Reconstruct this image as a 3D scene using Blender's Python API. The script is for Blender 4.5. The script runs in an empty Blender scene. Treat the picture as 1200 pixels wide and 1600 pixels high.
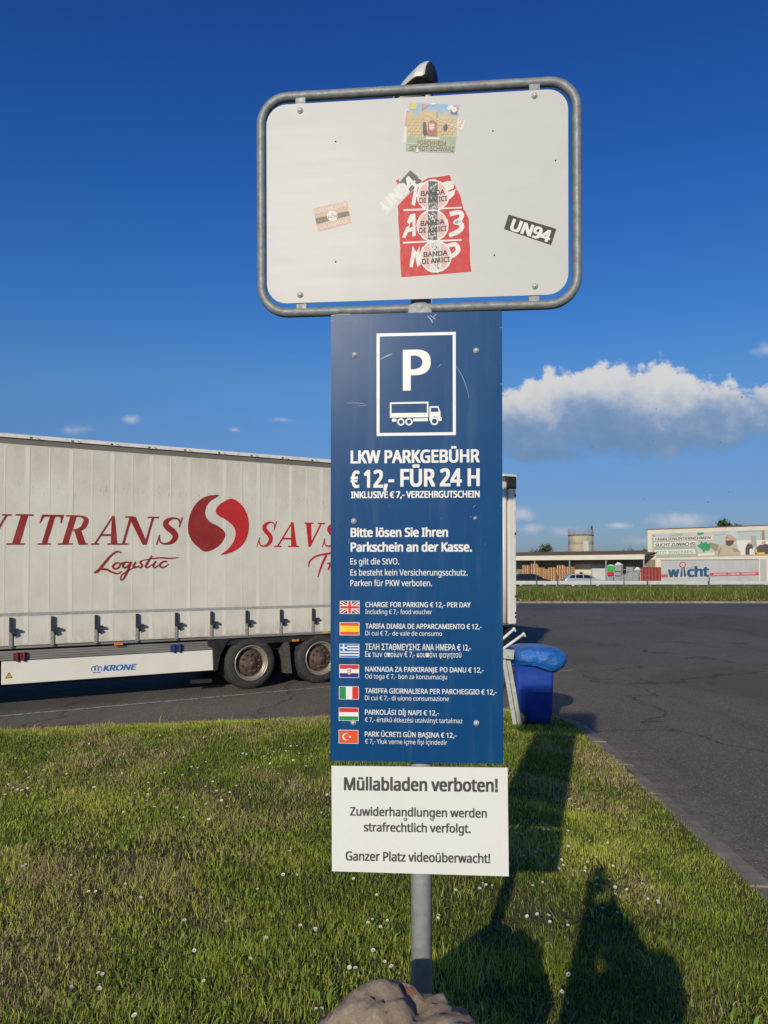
import bpy, math, random
import numpy as np
from mathutils import Vector, Matrix, noise as mnoise

random.seed(7)
RNG = np.random.default_rng(11)
S = bpy.context.scene
C = S.collection
R = math.radians

# ------------------------------------------------------------------ camera, world, sun, exposure
FPX, PPX, PPY, PITCH, ZC = 1202.0, 600.0, 863.0, R(1.2), 2.05
cam_d = bpy.data.cameras.new('camera')
cam = bpy.data.objects.new('camera', cam_d); C.objects.link(cam)
cam.location = (0, 0, ZC); cam.rotation_euler = (R(90) + PITCH, 0, 0)
cam_d.sensor_fit = 'VERTICAL'; cam_d.sensor_height = 24; cam_d.sensor_width = 18
cam_d.lens = 24 * FPX / 1600; cam_d.shift_y = (PPY - 800) / 1600
cam_d.clip_start = 0.02; cam_d.clip_end = 6000
S.camera = cam
S.view_settings.view_transform = 'Standard'; S.view_settings.look = 'None'
S.view_settings.exposure = 0.0; S.view_settings.gamma = 1.0
S.cycles.max_bounces = 6; S.cycles.transparent_max_bounces = 6

SUN_EL, SUN_AZ = R(20.5), R(15.6)      # light travels towards +y, turned to +x by SUN_AZ
sun_d = bpy.data.lights.new('sun', 'SUN'); sun = bpy.data.objects.new('sun', sun_d); C.objects.link(sun)
sun_d.energy = 3.7; sun_d.angle = R(0.5); sun_d.color = (1.0, 0.90, 0.71)
ldir = Vector((math.sin(SUN_AZ) * math.cos(SUN_EL), math.cos(SUN_AZ) * math.cos(SUN_EL), -math.sin(SUN_EL)))
sun.rotation_euler = ldir.to_track_quat('-Z', 'Y').to_euler()

world = bpy.data.worlds.new('World'); S.world = world; world.use_nodes = True
def build_world():
    nt = world.node_tree; N = nt.nodes; L = nt.links; N.clear()
    out = N.new('ShaderNodeOutputWorld'); bg = N.new('ShaderNodeBackground')
    STR = 0.10
    bg.inputs[1].default_value = STR
    L.new(bg.outputs[0], out.inputs[0])
    sky = N.new('ShaderNodeTexSky'); sky.sky_type = 'NISHITA'; sky.sun_disc = False
    sky.sun_elevation = SUN_EL; sky.sun_rotation = math.pi + SUN_AZ
    sky.air_density = 1.0; sky.dust_density = 0.6; sky.ozone_density = 3.0
    def math_(op, a, b=None, c=None, clamp=False):
        n = N.new('ShaderNodeMath'); n.operation = op; n.use_clamp = clamp
        for i, v in enumerate((a, b, c)):
            if v is None: continue
            if isinstance(v, (int, float)): n.inputs[i].default_value = v
            else: L.new(v, n.inputs[i])
        return n.outputs[0]
    def mix(f, a, b):
        n = N.new('ShaderNodeMix'); n.data_type = 'RGBA'
        for s, v in ((n.inputs[0], f), (n.inputs[6], a), (n.inputs[7], b)):
            if isinstance(v, (int, float)): s.default_value = v
            elif isinstance(v, tuple): s.default_value = v
            else: L.new(v, s)
        return n.outputs[2]
    tc = N.new('ShaderNodeTexCoord'); sep = N.new('ShaderNodeSeparateXYZ'); L.new(tc.outputs['Generated'], sep.inputs[0])
    yy = math_('MAXIMUM', sep.outputs[1], 0.02)
    u = math_('DIVIDE', sep.outputs[0], yy); v = math_('DIVIDE', sep.outputs[2], yy)
    front = math_('GREATER_THAN', sep.outputs[1], 0.05)
    # the sky's own blue, deeper overhead
    g = N.new('ShaderNodeGamma'); L.new(sky.outputs[0], g.inputs[0]); g.inputs[1].default_value = 1.0
    hs = N.new('ShaderNodeHueSaturation'); L.new(g.outputs[0], hs.inputs[4])
    hs.inputs[0].default_value = SKY_HUE; hs.inputs[1].default_value = SKY_SAT; hs.inputs[2].default_value = SKY_VAL
    ramp = N.new('ShaderNodeValToRGB'); L.new(sep.outputs[2], ramp.inputs[0])
    cr = ramp.color_ramp
    for i, (p, c) in enumerate(SKY_TINT):
        e = cr.elements[i] if i < 2 else cr.elements.new(p)
        e.position = p; e.color = (*c, 1)
    mul = N.new('ShaderNodeMix'); mul.data_type = 'RGBA'; mul.blend_type = 'MULTIPLY'; mul.inputs[0].default_value = 1
    L.new(hs.outputs[0], mul.inputs[6]); L.new(ramp.outputs[0], mul.inputs[7])
    skyc = mul.outputs[2]
    # clouds: soft bodies with eddies, in direction space
    comb = N.new('ShaderNodeCombineXYZ'); L.new(u, comb.inputs[0]); L.new(v, comb.inputs[1])
    def nz(scale, detail, rough, sx=1.0, sy=1.0, off=0.0):
        m = N.new('ShaderNodeMapping'); L.new(comb.outputs[0], m.inputs[0])
        m.inputs['Scale'].default_value = (sx, sy, 1); m.inputs['Location'].default_value = (off, off * .7, off)
        t = N.new('ShaderNodeTexNoise'); L.new(m.outputs[0], t.inputs['Vector'])
        t.inputs['Scale'].default_value = scale; t.inputs['Detail'].default_value = detail; t.inputs['Roughness'].default_value = rough
        return t.outputs['Fac']
    def field(ells):
        acc = None
        for (px, py, rx, ry, amp) in ells:
            du = math_('DIVIDE', math_('SUBTRACT', u, (px - 600) / FPX), rx / FPX)
            dv = math_('DIVIDE', math_('SUBTRACT', v, (888 - py) / FPX), ry / FPX)
            d = math_('SQRT', math_('ADD', math_('MULTIPLY', du, du), math_('MULTIPLY', dv, dv)))
            f = math_('MULTIPLY', math_('SUBTRACT', 1.0, d), amp)
            acc = f if acc is None else math_('SMOOTH_MAX', acc, f, 0.12)
        return acc
    def sstep(x, a, b):
        n = N.new('ShaderNodeMapRange'); n.interpolation_type = 'SMOOTHSTEP'
        L.new(x, n.inputs[0]); n.inputs[1].default_value = a; n.inputs[2].default_value = b
        return n.outputs[0]
    n1 = nz(26, 9, .62); n2 = nz(9, 5, .55, 1, 1.3, 3.1); n3 = nz(60, 6, .6, 1, 1.2, 7.7)
    big = field([(915, 645, 150, 64, 1.0), (975, 646, 190, 84, 1.0), (1120, 650, 150, 52, 1.0), (1215, 640, 90, 46, .9),
                 (815, 672, 110, 52, .9), (1000, 684, 240, 32, .9), (850, 708, 110, 20, .7)])
    dens = math_('ADD', math_('ADD', big, math_('MULTIPLY', math_('SUBTRACT', n3, .5), .45)), math_('ADD', math_('MULTIPLY', math_('SUBTRACT', n1, .5), 1.05), math_('MULTIPLY', math_('SUBTRACT', n2, .5), .5)))
    h = math_('ADD', math_('MULTIPLY', math_('SUBTRACT', v, (888 - 650) / FPX), FPX / 52), math_('ADD', math_('MULTIPLY', math_('SUBTRACT', n1, .5), 2.6), math_('ADD', math_('MULTIPLY', math_('SUBTRACT', n2, .5), 2.4), math_('MULTIPLY', math_('SUBTRACT', n3, .5), 1.0))))
    soft = sstep(h, .3, -1.1)                                 # the underside frays out, the crown is crisp
    n = N.new('ShaderNodeMapRange'); n.interpolation_type = 'SMOOTHSTEP'; L.new(dens, n.inputs[0]); n.inputs[1].default_value = 0.0
    L.new(math_('ADD', .20, math_('MULTIPLY', soft, .34)), n.inputs[2]); ab = n.outputs[0]
    k = 1.0 / STR
    def col(r, g_, b): return tuple((c / 255 / 12.92 if c / 255 < .04045 else ((c / 255 + .055) / 1.055) ** 2.4) * k for c in (r, g_, b)) + (1,)
    lit = sstep(math_('SUBTRACT', h, math_('MULTIPLY', math_('SUBTRACT', dens, .4), .5)), -1.35, 1.55)
    rp = N.new('ShaderNodeValToRGB'); L.new(lit, rp.inputs[0])  # cloud shading painted in: blue-grey base up to a sunlit white crown
    for i, (p, c_) in enumerate(((0, (108, 140, 178)), (.28, (127, 153, 186)), (.52, (160, 175, 198)), (.80, (192, 196, 205)), (1, (214, 213, 213)))):
        e = rp.color_ramp.elements[i] if i < 2 else rp.color_ramp.elements.new(p)
        e.position = p; e.color = col(*c_)
    for e, p in zip(rp.color_ramp.elements, (0, .30, .55, .78, 1)): e.position = p
    ccol = rp.outputs[0]
    small = field([(117, 671, 34, 13, .45), (203, 654, 20, 9, .6), (365, 671, 12, 6, .45), (1200, 545, 30, 14, .5), (965, 821, 26, 7, .8),
                   (1065, 812, 64, 16, .62), (828, 826, 34, 12, .6), (815, 803, 26, 18, .75), (880, 830, 34, 12, .5), (1010, 845, 60, 12, .4), (440, 655, 40, 5, .3)])
    dens2 = math_('ADD', small, math_('ADD', math_('MULTIPLY', math_('SUBTRACT', n1, .5), .9), math_('MULTIPLY', math_('SUBTRACT', n3, .5), .5)))
    ab2 = math_('MULTIPLY', sstep(dens2, 0.02, 0.75), .72)
    c = mix(ab2, skyc, col(198, 200, 208))
    c = mix(math_('MULTIPLY', ab, .96), c, ccol)
    low = math_('MULTIPLY', sstep(v, .07, .0), .0)
    fin = mix(front, skyc, c)
    L.new(fin, bg.inputs[0])
SKY_HUE, SKY_SAT, SKY_VAL = 0.5, 1.0, 1.0
SKY_TINT = [(0.0, (.36, .46, .74)), (.10, (.37, .49, .76)), (.23, (.42, .68, .95)), (.30, (.29, .64, 1.05)), (.44, (.17, .54, 1.07)), (.60, (.14, .42, .98))]
build_world()

# ------------------------------------------------------------------ pixels to points
def ray(px, py):
    x, y, z = (px - PPX) / FPX, (PPY - py) / FPX, -1.0
    a = R(90) + PITCH
    return Vector((x, math.cos(a) * y - math.sin(a) * z, math.sin(a) * y + math.cos(a) * z))
def at(px, py, Y):
    d = ray(px, py); return Vector((d.x * Y / d.y, Y, ZC + d.z * Y / d.y))
def on_plane(px, py, O, ang):
    """Local (x, z) of a pixel on the vertical plane through O whose x axis is turned by ang."""
    d = ray(px, py); ux = Vector((math.cos(ang), math.sin(ang), 0)); n = Vector((math.sin(ang), -math.cos(ang), 0))
    c = Vector((0, 0, ZC)); O = Vector(O); t = (O - c).dot(n) / d.dot(n); p = c + d * t - O
    return p.dot(ux), p.z

# ------------------------------------------------------------------ materials
def lin(h):
    if isinstance(h, str):
        h = h.lstrip('#'); c = [int(h[i:i + 2], 16) / 255 for i in (0, 2, 4)]
        return tuple(x / 12.92 if x < .04045 else ((x + .055) / 1.055) ** 2.4 for x in c)
    return tuple(h)
class NT:
    def __init__(s, name):
        s.m = bpy.data.materials.new(name); s.m.use_nodes = True
        s.t = s.m.node_tree; s.N = s.t.nodes; s.L = s.t.links
        s.b = s.N['Principled BSDF']; s.out = s.N['Material Output']
    def tex(s, scale, detail=4, rough=.55, stretch=(1, 1, 1), kind='noise', coord='Object'):
        tc = s.N.new('ShaderNodeTexCoord'); mp = s.N.new('ShaderNodeMapping')
        s.L.new(tc.outputs[coord], mp.inputs[0]); mp.inputs['Scale'].default_value = stretch
        if kind == 'noise':
            n = s.N.new('ShaderNodeTexNoise'); n.inputs['Detail'].default_value = detail; n.inputs['Roughness'].default_value = rough; o = n.outputs['Fac']
        else:
            n = s.N.new('ShaderNodeTexVoronoi'); o = n.outputs['Distance']
            if kind == 'cell': o = n.outputs['Color']
        n.inputs['Scale'].default_value = scale; s.L.new(mp.outputs[0], n.inputs['Vector'])
        return o
    def rng(s, x, a, b, c=0.0, d=1.0):
        n = s.N.new('ShaderNodeMapRange'); s.L.new(x, n.inputs[0])
        for i, v in enumerate((a, b, c, d)): n.inputs[i + 1].default_value = v
        return n.outputs[0]
    def mix(s, f, a, b, mode='MIX'):
        n = s.N.new('ShaderNodeMix'); n.data_type = 'RGBA'; n.blend_type = mode
        for k, v in ((n.inputs[0], f), (n.inputs[6], a), (n.inputs[7], b)):
            if isinstance(v, (int, float)): k.default_value = v
            elif isinstance(v, tuple): k.default_value = (*v[:3], 1)
            else: s.L.new(v, k)
        return n.outputs[2]
    def mul(s, a, b, op='MULTIPLY'):
        n = s.N.new('ShaderNodeMath'); n.operation = op
        for i, v in enumerate((a, b)):
            if isinstance(v, (int, float)): n.inputs[i].default_value = v
            else: s.L.new(v, n.inputs[i])
        return n.outputs[0]
    def bump(s, h, strength, dist):
        n = s.N.new('ShaderNodeBump'); s.L.new(h, n.inputs['Height']); n.inputs['Strength'].default_value = strength; n.inputs['Distance'].default_value = dist
        s.L.new(n.outputs[0], s.b.inputs['Normal'])
    def col(s, c):
        if isinstance(c, tuple): s.b.inputs['Base Color'].default_value = (*c[:3], 1)
        else: s.L.new(c, s.b.inputs['Base Color'])
    def set(s, rough=None, metal=None, spec=None, coat=None):
        for k, v in (('Roughness', rough), ('Metallic', metal), ('Specular IOR Level', spec), ('Coat Weight', coat)):
            if v is None: continue
            if isinstance(v, (int, float)): s.b.inputs[k].default_value = v
            else: s.L.new(v, s.b.inputs[k])
        return s
def M(name, c, rough=.6, metal=0.0, var=.12, scale=6, stretch=(1, 1, 1), dirt=None, dirt_amt=.5, dirt_scale=3, bump=0, bscale=60, spec=.5, rvar=.08):
    n = NT(name); c = lin(c)
    t = n.tex(scale, 5, .6, stretch)
    k = n.mix(n.rng(t, .3, .7), tuple(x * (1 - var) for x in c), tuple(min(1, x * (1 + var)) for x in c))
    if dirt is not None:
        d = n.tex(dirt_scale, 7, .68, stretch)
        k = n.mix(n.mul(n.rng(d, .48, .72), dirt_amt), k, lin(dirt))
    n.col(k); n.set(None, metal, spec)
    n.set(rough=n.rng(n.tex(scale * 2.3, 4, .6, stretch), .3, .7, max(.03, rough - rvar), min(1, rough + rvar)))
    if bump: n.bump(n.tex(bscale, 6, .65, stretch), bump, .01)
    return n.m

# ------------------------------------------------------------------ mesh building
def catmull(pts, n=8, closed=False):
    P = [Vector(p) for p in pts]; out = []; m = len(P)
    for i in range(m if closed else m - 1):
        g = lambda k: P[k % m] if closed else P[max(0, min(m - 1, k))]
        p0, p1, p2, p3 = g(i - 1), g(i), g(i + 1), g(i + 2)
        for k in range(n):
            t = k / n
            out.append(.5 * ((2 * p1) + (p2 - p0) * t + (2 * p0 - 5 * p1 + 4 * p2 - p3) * t * t + (3 * p1 - p0 - 3 * p2 + p3) * t ** 3))
    if not closed: out.append(P[-1])
    return out
_tc = {}
try:      # the plain sans that ships inside Blender; its built-in face stands in where that is missing
    import os
    SANS = bpy.data.fonts.load(os.path.join(bpy.utils.system_resource('DATAFILES', path='fonts'), 'NotoSansHebrew-Regular.woff2'))
except Exception:
    SANS = None
def text_shape(body, bold=0.0, res=3):
    key = (body, bold, res)
    if key not in _tc:
        cu = bpy.data.curves.new('lettering', 'FONT'); cu.body = body; cu.font = (SANS if SANS and not any('\u0370' < ch < '\u03ff' for ch in body) else cu.font); cu.offset = 0; cu.resolution_u = res; cu.fill_mode = 'FRONT'
        o = bpy.data.objects.new('lettering', cu); C.objects.link(o)
        dg = bpy.context.evaluated_depsgraph_get(); dg.update()
        me = o.evaluated_get(dg).to_mesh()
        v = [(p.co.x, p.co.y) for p in me.vertices]; f = [tuple(p.vertices) for p in me.polygons]
        o.evaluated_get(dg).to_mesh_clear()
        bpy.data.objects.remove(o); bpy.data.curves.remove(cu)
        if bold:      # heavier strokes: the same outline struck several times, a hair apart
            w, n_ = bold * .75, max(2, math.ceil(bold * 1.5 / .04) + 1); v0, f0, v, f = v, f, [], []
            for i in range(n_):
                for j in (-.55, .55):
                    dx = w * (2 * i / (n_ - 1) - 1); o_ = len(v); lay = len(v) // max(1, len(v0))
                    v += [(a + dx, b + w * j, lay) for a, b in v0]; f += [tuple(q + o_ for q in g) for g in f0]
        V2, F2 = [], []      # every face a hair apart, so that strokes which cross never share a plane
        for i, g in enumerate(f):
            o_ = len(V2); V2 += [(v[q][0], v[q][1], (v[q][2] if len(v[q]) == 3 else 0) * 8 + i % 8) for q in g]; F2.append(tuple(range(o_, o_ + len(g))))
        _tc[key] = (V2, F2)
    return _tc[key]
CAP = max(p[1] for p in text_shape('H')[0])     # height of a capital
class MB:
    def __init__(s): s.v = []; s.f = []; s.m = []; s.sm = []
    def add(s, vs, fs, m=0, smooth=False):
        o = len(s.v); s.v += [tuple(p) for p in vs]
        for f in fs: s.f.append(tuple(i + o for i in f)); s.m.append(m); s.sm.append(smooth)
        return s
    def box(s, c, d, m=0, rot=None):
        x, y, z = d[0] / 2, d[1] / 2, d[2] / 2
        vs = [Vector((i * x, j * y, k * z)) for k in (-1, 1) for j in (-1, 1) for i in (-1, 1)]
        if rot is not None: vs = [rot @ p for p in vs]
        c = Vector(c)
        return s.add([c + p for p in vs], [(0, 2, 3, 1), (4, 5, 7, 6), (0, 1, 5, 4), (2, 6, 7, 3), (0, 4, 6, 2), (1, 3, 7, 5)], m)
    def bb(s, x0, x1, y0, y1, z0, z1, m=0): return s.box(((x0 + x1) / 2, (y0 + y1) / 2, (z0 + z1) / 2), (x1 - x0, y1 - y0, z1 - z0), m)
    def bar(s, p, q, w, h, m=0, up=(0, 0, 1)):
        p, q = Vector(p), Vector(q); d = (q - p); L = d.length; d.normalize(); up = Vector(up)
        if abs(d.dot(up)) > .98: up = Vector((1, 0, 0))
        sd = d.cross(up).normalized(); u2 = sd.cross(d)
        return s.box((p + q) / 2, (L, w, h), m, Matrix((d, sd, u2)).transposed())
    def tube(s, pts, r, seg=12, m=0, closed=False, smooth=True):
        P = [Vector(p) for p in pts]; n = len(P); rs = r if isinstance(r, (list, tuple)) else [r] * n
        o = len(s.v); ref = None
        for i in range(n):
            a = P[(i - 1) % n] if closed or i else P[0]; b = P[(i + 1) % n] if closed or i < n - 1 else P[-1]
            t = (b - a).normalized()
            if ref is None: ref = t.orthogonal().normalized()
            ref = (ref - t * ref.dot(t)).normalized(); bi = t.cross(ref)
            for k in range(seg):
                an = 2 * math.pi * k / seg; s.v.append(tuple(P[i] + (ref * math.cos(an) + bi * math.sin(an)) * rs[i]))
        for i in range(n if closed else n - 1):
            j = (i + 1) % n
            for k in range(seg):
                l = (k + 1) % seg; s.f.append((o + i * seg + k, o + i * seg + l, o + j * seg + l, o + j * seg + k)); s.m.append(m); s.sm.append(smooth)
        if not closed:
            s.f.append(tuple(o + k for k in range(seg - 1, -1, -1))); s.m.append(m); s.sm.append(False)
            s.f.append(tuple(o + (n - 1) * seg + k for k in range(seg))); s.m.append(m); s.sm.append(False)
        return s
    def lathe(s, prof, c=(0, 0, 0), axis='z', seg=24, m=0, smooth=True, caps=True):
        """prof: list of (radius, height along axis)."""
        o = len(s.v); c = Vector(c); n = len(prof)
        for (r, h) in prof:
            for k in range(seg):
                a = 2 * math.pi * k / seg; x, y = r * math.cos(a), r * math.sin(a)
                s.v.append(tuple(c + (Vector((x, y, h)) if axis == 'z' else Vector((x, h, y)) if axis == 'y' else Vector((h, x, y)))))
        flip = axis == 'y'
        for i in range(n - 1):
            for k in range(seg):
                l = (k + 1) % seg; q = (o + i * seg + k, o + i * seg + l, o + (i + 1) * seg + l, o + (i + 1) * seg + k)
                s.f.append(q[::-1] if flip else q); s.m.append(m); s.sm.append(smooth)
        for i in (0, n - 1):
            if caps and prof[i][0] > 1e-5:
                q = tuple(o + i * seg + k for k in range(seg)); s.f.append(q if (i == 0) == flip else q[::-1]); s.m.append(m); s.sm.append(False)
        return s
    def prism(s, poly, y0, y1, m=0, smooth=False):
        """poly in (x, z), counter-clockwise seen from -y; from y0 (front) to y1 (back)."""
        n = len(poly)
        vs = [(p[0], y0, p[1]) for p in poly] + [(p[0], y1, p[1]) for p in poly]
        s.add(vs, [tuple(range(n)), tuple(range(2 * n - 1, n - 1, -1))], m)
        return s.add(vs, [(i, i + n, (i + 1) % n + n, (i + 1) % n) for i in range(n)], m, smooth)
    def flat(s, poly, y, m=0): return s.add([(p[0], y, p[1]) for p in poly], [tuple(range(len(poly)))], m)
    def rect(s, x0, x1, z0, z1, y, m=0): return s.flat([(x0, z0), (x1, z0), (x1, z1), (x0, z1)], y, m)
    def ribbon(s, pts, ws, y, m=0, n=6):
        P = catmull([(p[0], p[1], w) for p, w in zip(pts, ws)], n); vs = []
        for i, p in enumerate(P):
            a, b = P[max(0, i - 1)], P[min(len(P) - 1, i + 1)]
            t = Vector((b.x - a.x, b.y - a.y))
            t = t.normalized() if t.length > 1e-9 else Vector((1, 0)); nn = Vector((-t.y, t.x)) * p.z / 2
            vs += [(p.x + nn.x, y, p.y + nn.y), (p.x - nn.x, y, p.y - nn.y)]
        return s.add(vs, [(2 * i + 1, 2 * i + 3, 2 * i + 2, 2 * i) for i in range(len(P) - 1)], m)
    def text(s, body, fx, cap, y, m=0, bold=0.0, res=3, shear=0.0):
        """fx: (x0, z0, x1, z1) of the baseline's two ends; cap: height of a capital."""
        v, f = text_shape(body, bold, res); xs = [p[0] for p in v]; a, b = min(xs), max(xs)
        x0, z0, x1, z1 = fx; k = cap / CAP
        vs = []
        for (px, py, ly) in v:
            t = (px - a) / (b - a); vs.append((x0 + (x1 - x0) * t + shear * py * k, y - ly * .000004 * max(1, cap / .03), z0 + (z1 - z0) * t + py * k))
        return s.add(vs, f, m)
    def build(s, name, mats, parent=None, bevel=0, loc=None, rotz=None, seg=2, autosmooth=None):
        me = bpy.data.meshes.new(name); me.from_pydata(s.v, [], s.f)
        for x in (mats if isinstance(mats, (list, tuple)) else [mats]): me.materials.append(x)
        me.polygons.foreach_set('material_index', s.m); me.polygons.foreach_set('use_smooth', s.sm); me.update()
        o = bpy.data.objects.new(name, me); C.objects.link(o)
        if parent is not None: o.parent = parent
        if loc is not None: o.location = loc
        if rotz is not None: o.rotation_euler.z = rotz
        if bevel:
            b = o.modifiers.new('bevel', 'BEVEL'); b.width = bevel; b.segments = seg; b.limit_method = 'ANGLE'; b.angle_limit = R(35)
        return o
def tag(o, label=None, cat=None, group=None, kind=None):
    for k, v in (('label', label), ('category', cat), ('group', group), ('kind', kind)):
        if v: o[k] = v
    return o
def thing(name, label, cat, loc=(0, 0, 0), rotz=0.0, group=None):
    o = bpy.data.objects.new(name, None); o.empty_display_size = .1; C.objects.link(o)
    o.location = loc; o.rotation_euler.z = rotz
    return tag(o, label, cat, group)
def dup(o, parent=None, first=True):
    c = o.copy(); C.objects.link(c)
    if not first: c.parent = parent
    for ch in list(o.children): dup(ch, c, False)
    return c
def rrect(w, h, r, n=6):
    out = []
    for cx, cz, a0 in ((w / 2 - r, h / 2 - r, 0), (-w / 2 + r, h / 2 - r, 90), (-w / 2 + r, -h / 2 + r, 180), (w / 2 - r, -h / 2 + r, 270)):
        for k in range(n + 1):
            a = R(a0 + 90 * k / n); out.append((cx + r * math.cos(a), cz + r * math.sin(a)))
    return out
def disc(cx, cz, r, n=20, rz=None): return [(cx + r * math.cos(2 * math.pi * k / n), cz + (rz or r) * math.sin(2 * math.pi * k / n)) for k in range(n)]

# ------------------------------------------------------------------ shared materials
galv = M('galvanised_steel', (.40, .42, .425), .5, .25, .18, 40, dirt=(.55, .56, .55), dirt_amt=.35, dirt_scale=22, bump=.08, bscale=120)
galv_dull = M('dull_galvanised', (.36, .38, .38), .6, .3, .15, 30, dirt=(.5, .5, .48), dirt_amt=.4, dirt_scale=18)
steel = M('bright_steel', (.62, .62, .61), .38, .35, .1, 60)
rubber = M('black_rubber', (.028, .027, .026), .78, 0, .25, 18, dirt=(.10, .092, .08), dirt_amt=.5, dirt_scale=9)
blackplastic = M('black_plastic', (.02, .02, .021), .5, 0, .2, 12, dirt=(.07, .066, .06), dirt_amt=.4)
chassis_black = M('chassis_black', (.018, .018, .019), .6, 0, .2, 8, dirt=(.06, .055, .05), dirt_amt=.4)
white_vinyl = M('white_vinyl', (.68, .68, .66), .4, 0, .03, 20)
def flatcol(name, c, rough=.45): return M(name, c, rough, 0, .05, 30, spec=.18)

# ------------------------------------------------------------------ terrain of the verge with the sign
RA = np.array((-4.9, 9.75)); RD = np.array((.9772, .2123))
def kx(y): return 2.30 + .025 * (y - 4.6)
def inside(x, y):
    a = kx(y) - x
    b = (x - RA[0]) * RD[1] - (y - RA[1]) * RD[0]
    r = 1.5
    m = np.minimum(a, b); rr = r - np.hypot(np.maximum(r - a, 0), np.maximum(r - b, 0))
    return np.where((a < r) & (b < r), np.minimum(m, rr), m), a, b
def sst(t): t = np.clip(t, 0, 1); return t * t * (3 - 2 * t)
_vn = RNG.random((64, 64))
def vnoise(x, y):
    xi, yi = np.floor(x).astype(int), np.floor(y).astype(int); fx, fy = sst(x - xi), sst(y - yi)
    g = lambda i, j: _vn[i % 64, j % 64]
    return (g(xi, yi) * (1 - fx) + g(xi + 1, yi) * fx) * (1 - fy) + (g(xi, yi + 1) * (1 - fx) + g(xi + 1, yi + 1) * fx) * fy
def fbm(x, y): return .5 * vnoise(x, y) + .27 * vnoise(2.1 * x + 5, 2.1 * y + 9) + .15 * vnoise(4.3 * x + 2, 4.3 * y) + .08 * vnoise(9 * x, 9 * y + 3)
def gz(x, y):
    d, a, b = inside(x, y)
    base = .02 + .085 * np.exp(-np.maximum(a, 0) / 1.2)
    z = base + (.385 - base) * sst(np.maximum(d, 0) / 2.5) + .03 * (fbm(x * 1.3 + 20, y * 1.3) - .5) * np.clip(d * 2, 0, 1)
    return np.where(d < 0, base + d * .9, z)
def gzf(x, y): return float(gz(np.array([x], float), np.array([y], float))[0])
def on_ground(px, py):
    d = ray(px, py); lo, hi = 1.0, 30.0
    for _ in range(40):
        m = (lo + hi) / 2
        if ZC + d.z / d.y * m > max(0.0, gzf(d.x / d.y * m, m)): lo = m
        else: hi = m
    return d.x / d.y * lo, lo

# ------------------------------------------------------------------ the setting: ground sheets
def sheet(name, pts, z, mat):
    m = MB(); m.add([(x, y, z) for x, y in pts], [tuple(range(len(pts)))]); return tag(m.build(name, mat), kind='structure')
n = NT('meadow_soil'); n.col(n.mix(n.rng(n.tex(.06, 6), .35, .65), (.045, .06, .018), (.09, .085, .035))); n.set(.95, 0, .1); meadow_mat = n.m
sheet('ground', [(-2500, -2500), (2500, -2500), (2500, 2500), (-2500, 2500)], -.9, meadow_mat)

def asphalt(name, c0, c1, streak=0.0):
    n = NT(name)
    big = n.rng(n.tex(.35, 6, .6), .35, .68)
    c = n.mix(big, c0, c1)
    med = n.tex(2.3, 7, .7); c = n.mix(n.mul(n.rng(med, .52, .75), .45), c, tuple(x * 1.5 for x in c1))
    cell = n.tex(85, kind='cell'); sp = n.N.new('ShaderNodeSeparateColor'); n.L.new(cell, sp.inputs[0])
    c = n.mix(n.rng(sp.outputs[0], .0, 1, .0, .55), c, tuple(x * .35 for x in c0))
    c = n.mix(n.mul(n.rng(sp.outputs[1], .86, .95), .75), c, (.34, .32, .29))
    patch = n.rng(n.tex(.16, 2, .4, (1, .35, 1)), .56, .575); c = n.mix(n.mul(patch, .35), c, tuple(x * .55 for x in c0))
    rub = n.rng(n.tex(.5, 5, .6, (2.2, .12, 1)), .55, .8); c = n.mix(n.mul(rub, .4), c, tuple(x * .5 for x in c0))
    fl = n.N.new('ShaderNodeTexVoronoi'); fl.inputs['Scale'].default_value = 2.6; ftc = n.N.new('ShaderNodeTexCoord'); n.L.new(ftc.outputs['Object'], fl.inputs['Vector'])
    c = n.mix(n.rng(fl.outputs['Distance'], .02, .035, .8, 0), c, (.5, .48, .43))
    oil = n.tex(.9, 3, .5); c = n.mix(n.mul(n.rng(oil, .64, .76), .55), c, tuple(x * .4 for x in c0))
    vor = n.N.new('ShaderNodeTexVoronoi'); vor.feature = 'DISTANCE_TO_EDGE'; vor.inputs['Scale'].default_value = .16
    tc = n.N.new('ShaderNodeTexCoord'); wn = n.N.new('ShaderNodeTexNoise'); wn.inputs['Scale'].default_value = .9; wn.inputs['Detail'].default_value = 6
    n.L.new(tc.outputs['Object'], wn.inputs['Vector']); vm = n.N.new('ShaderNodeVectorMath'); vm.operation = 'MULTIPLY_ADD'
    n.L.new(wn.outputs['Color'], vm.inputs[0]); vm.inputs[1].default_value = (2.2, 2.2, 0); n.L.new(tc.outputs['Object'], vm.inputs[2]); n.L.new(vm.outputs[0], vor.inputs['Vector'])
    c = n.mix(n.rng(vor.outputs['Distance'], .0, .007, .8, 0), c, tuple(x * .3 for x in c0))
    ps = n.N.new('ShaderNodeSeparateXYZ'); n.L.new(ftc.outputs['Object'], ps.inputs[0])
    dk_ = n.mul(n.mul(ps.outputs[0], n.mul(ps.outputs[1], .025), 'SUBTRACT'), 2.29, 'SUBTRACT')
    dust = n.mul(n.mul(n.rng(dk_, .05, .55, 1, 0), n.rng(ps.outputs[1], 10.0, 9.0)), n.rng(n.tex(5, 7, .75), .42, .62)); c = n.mix(n.mul(dust, .75), c, (.30, .25, .18))
    n.col(c); n.set(n.rng(med, .3, .7, .78, .95), 0, .25)
    n.bump(sp.outputs[2], .55, .006)
    return n.m
asph = asphalt('worn_asphalt', (.150, .127, .098), (.200, .170, .134))
asph_far = asphalt('pale_asphalt', (.12, .125, .13), (.15, .155, .16))
sheet('asphalt_lot', [(-120, -40), (140, -40), (140, 45.4), (-120, 45.4)], 0.0, asph)
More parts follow.
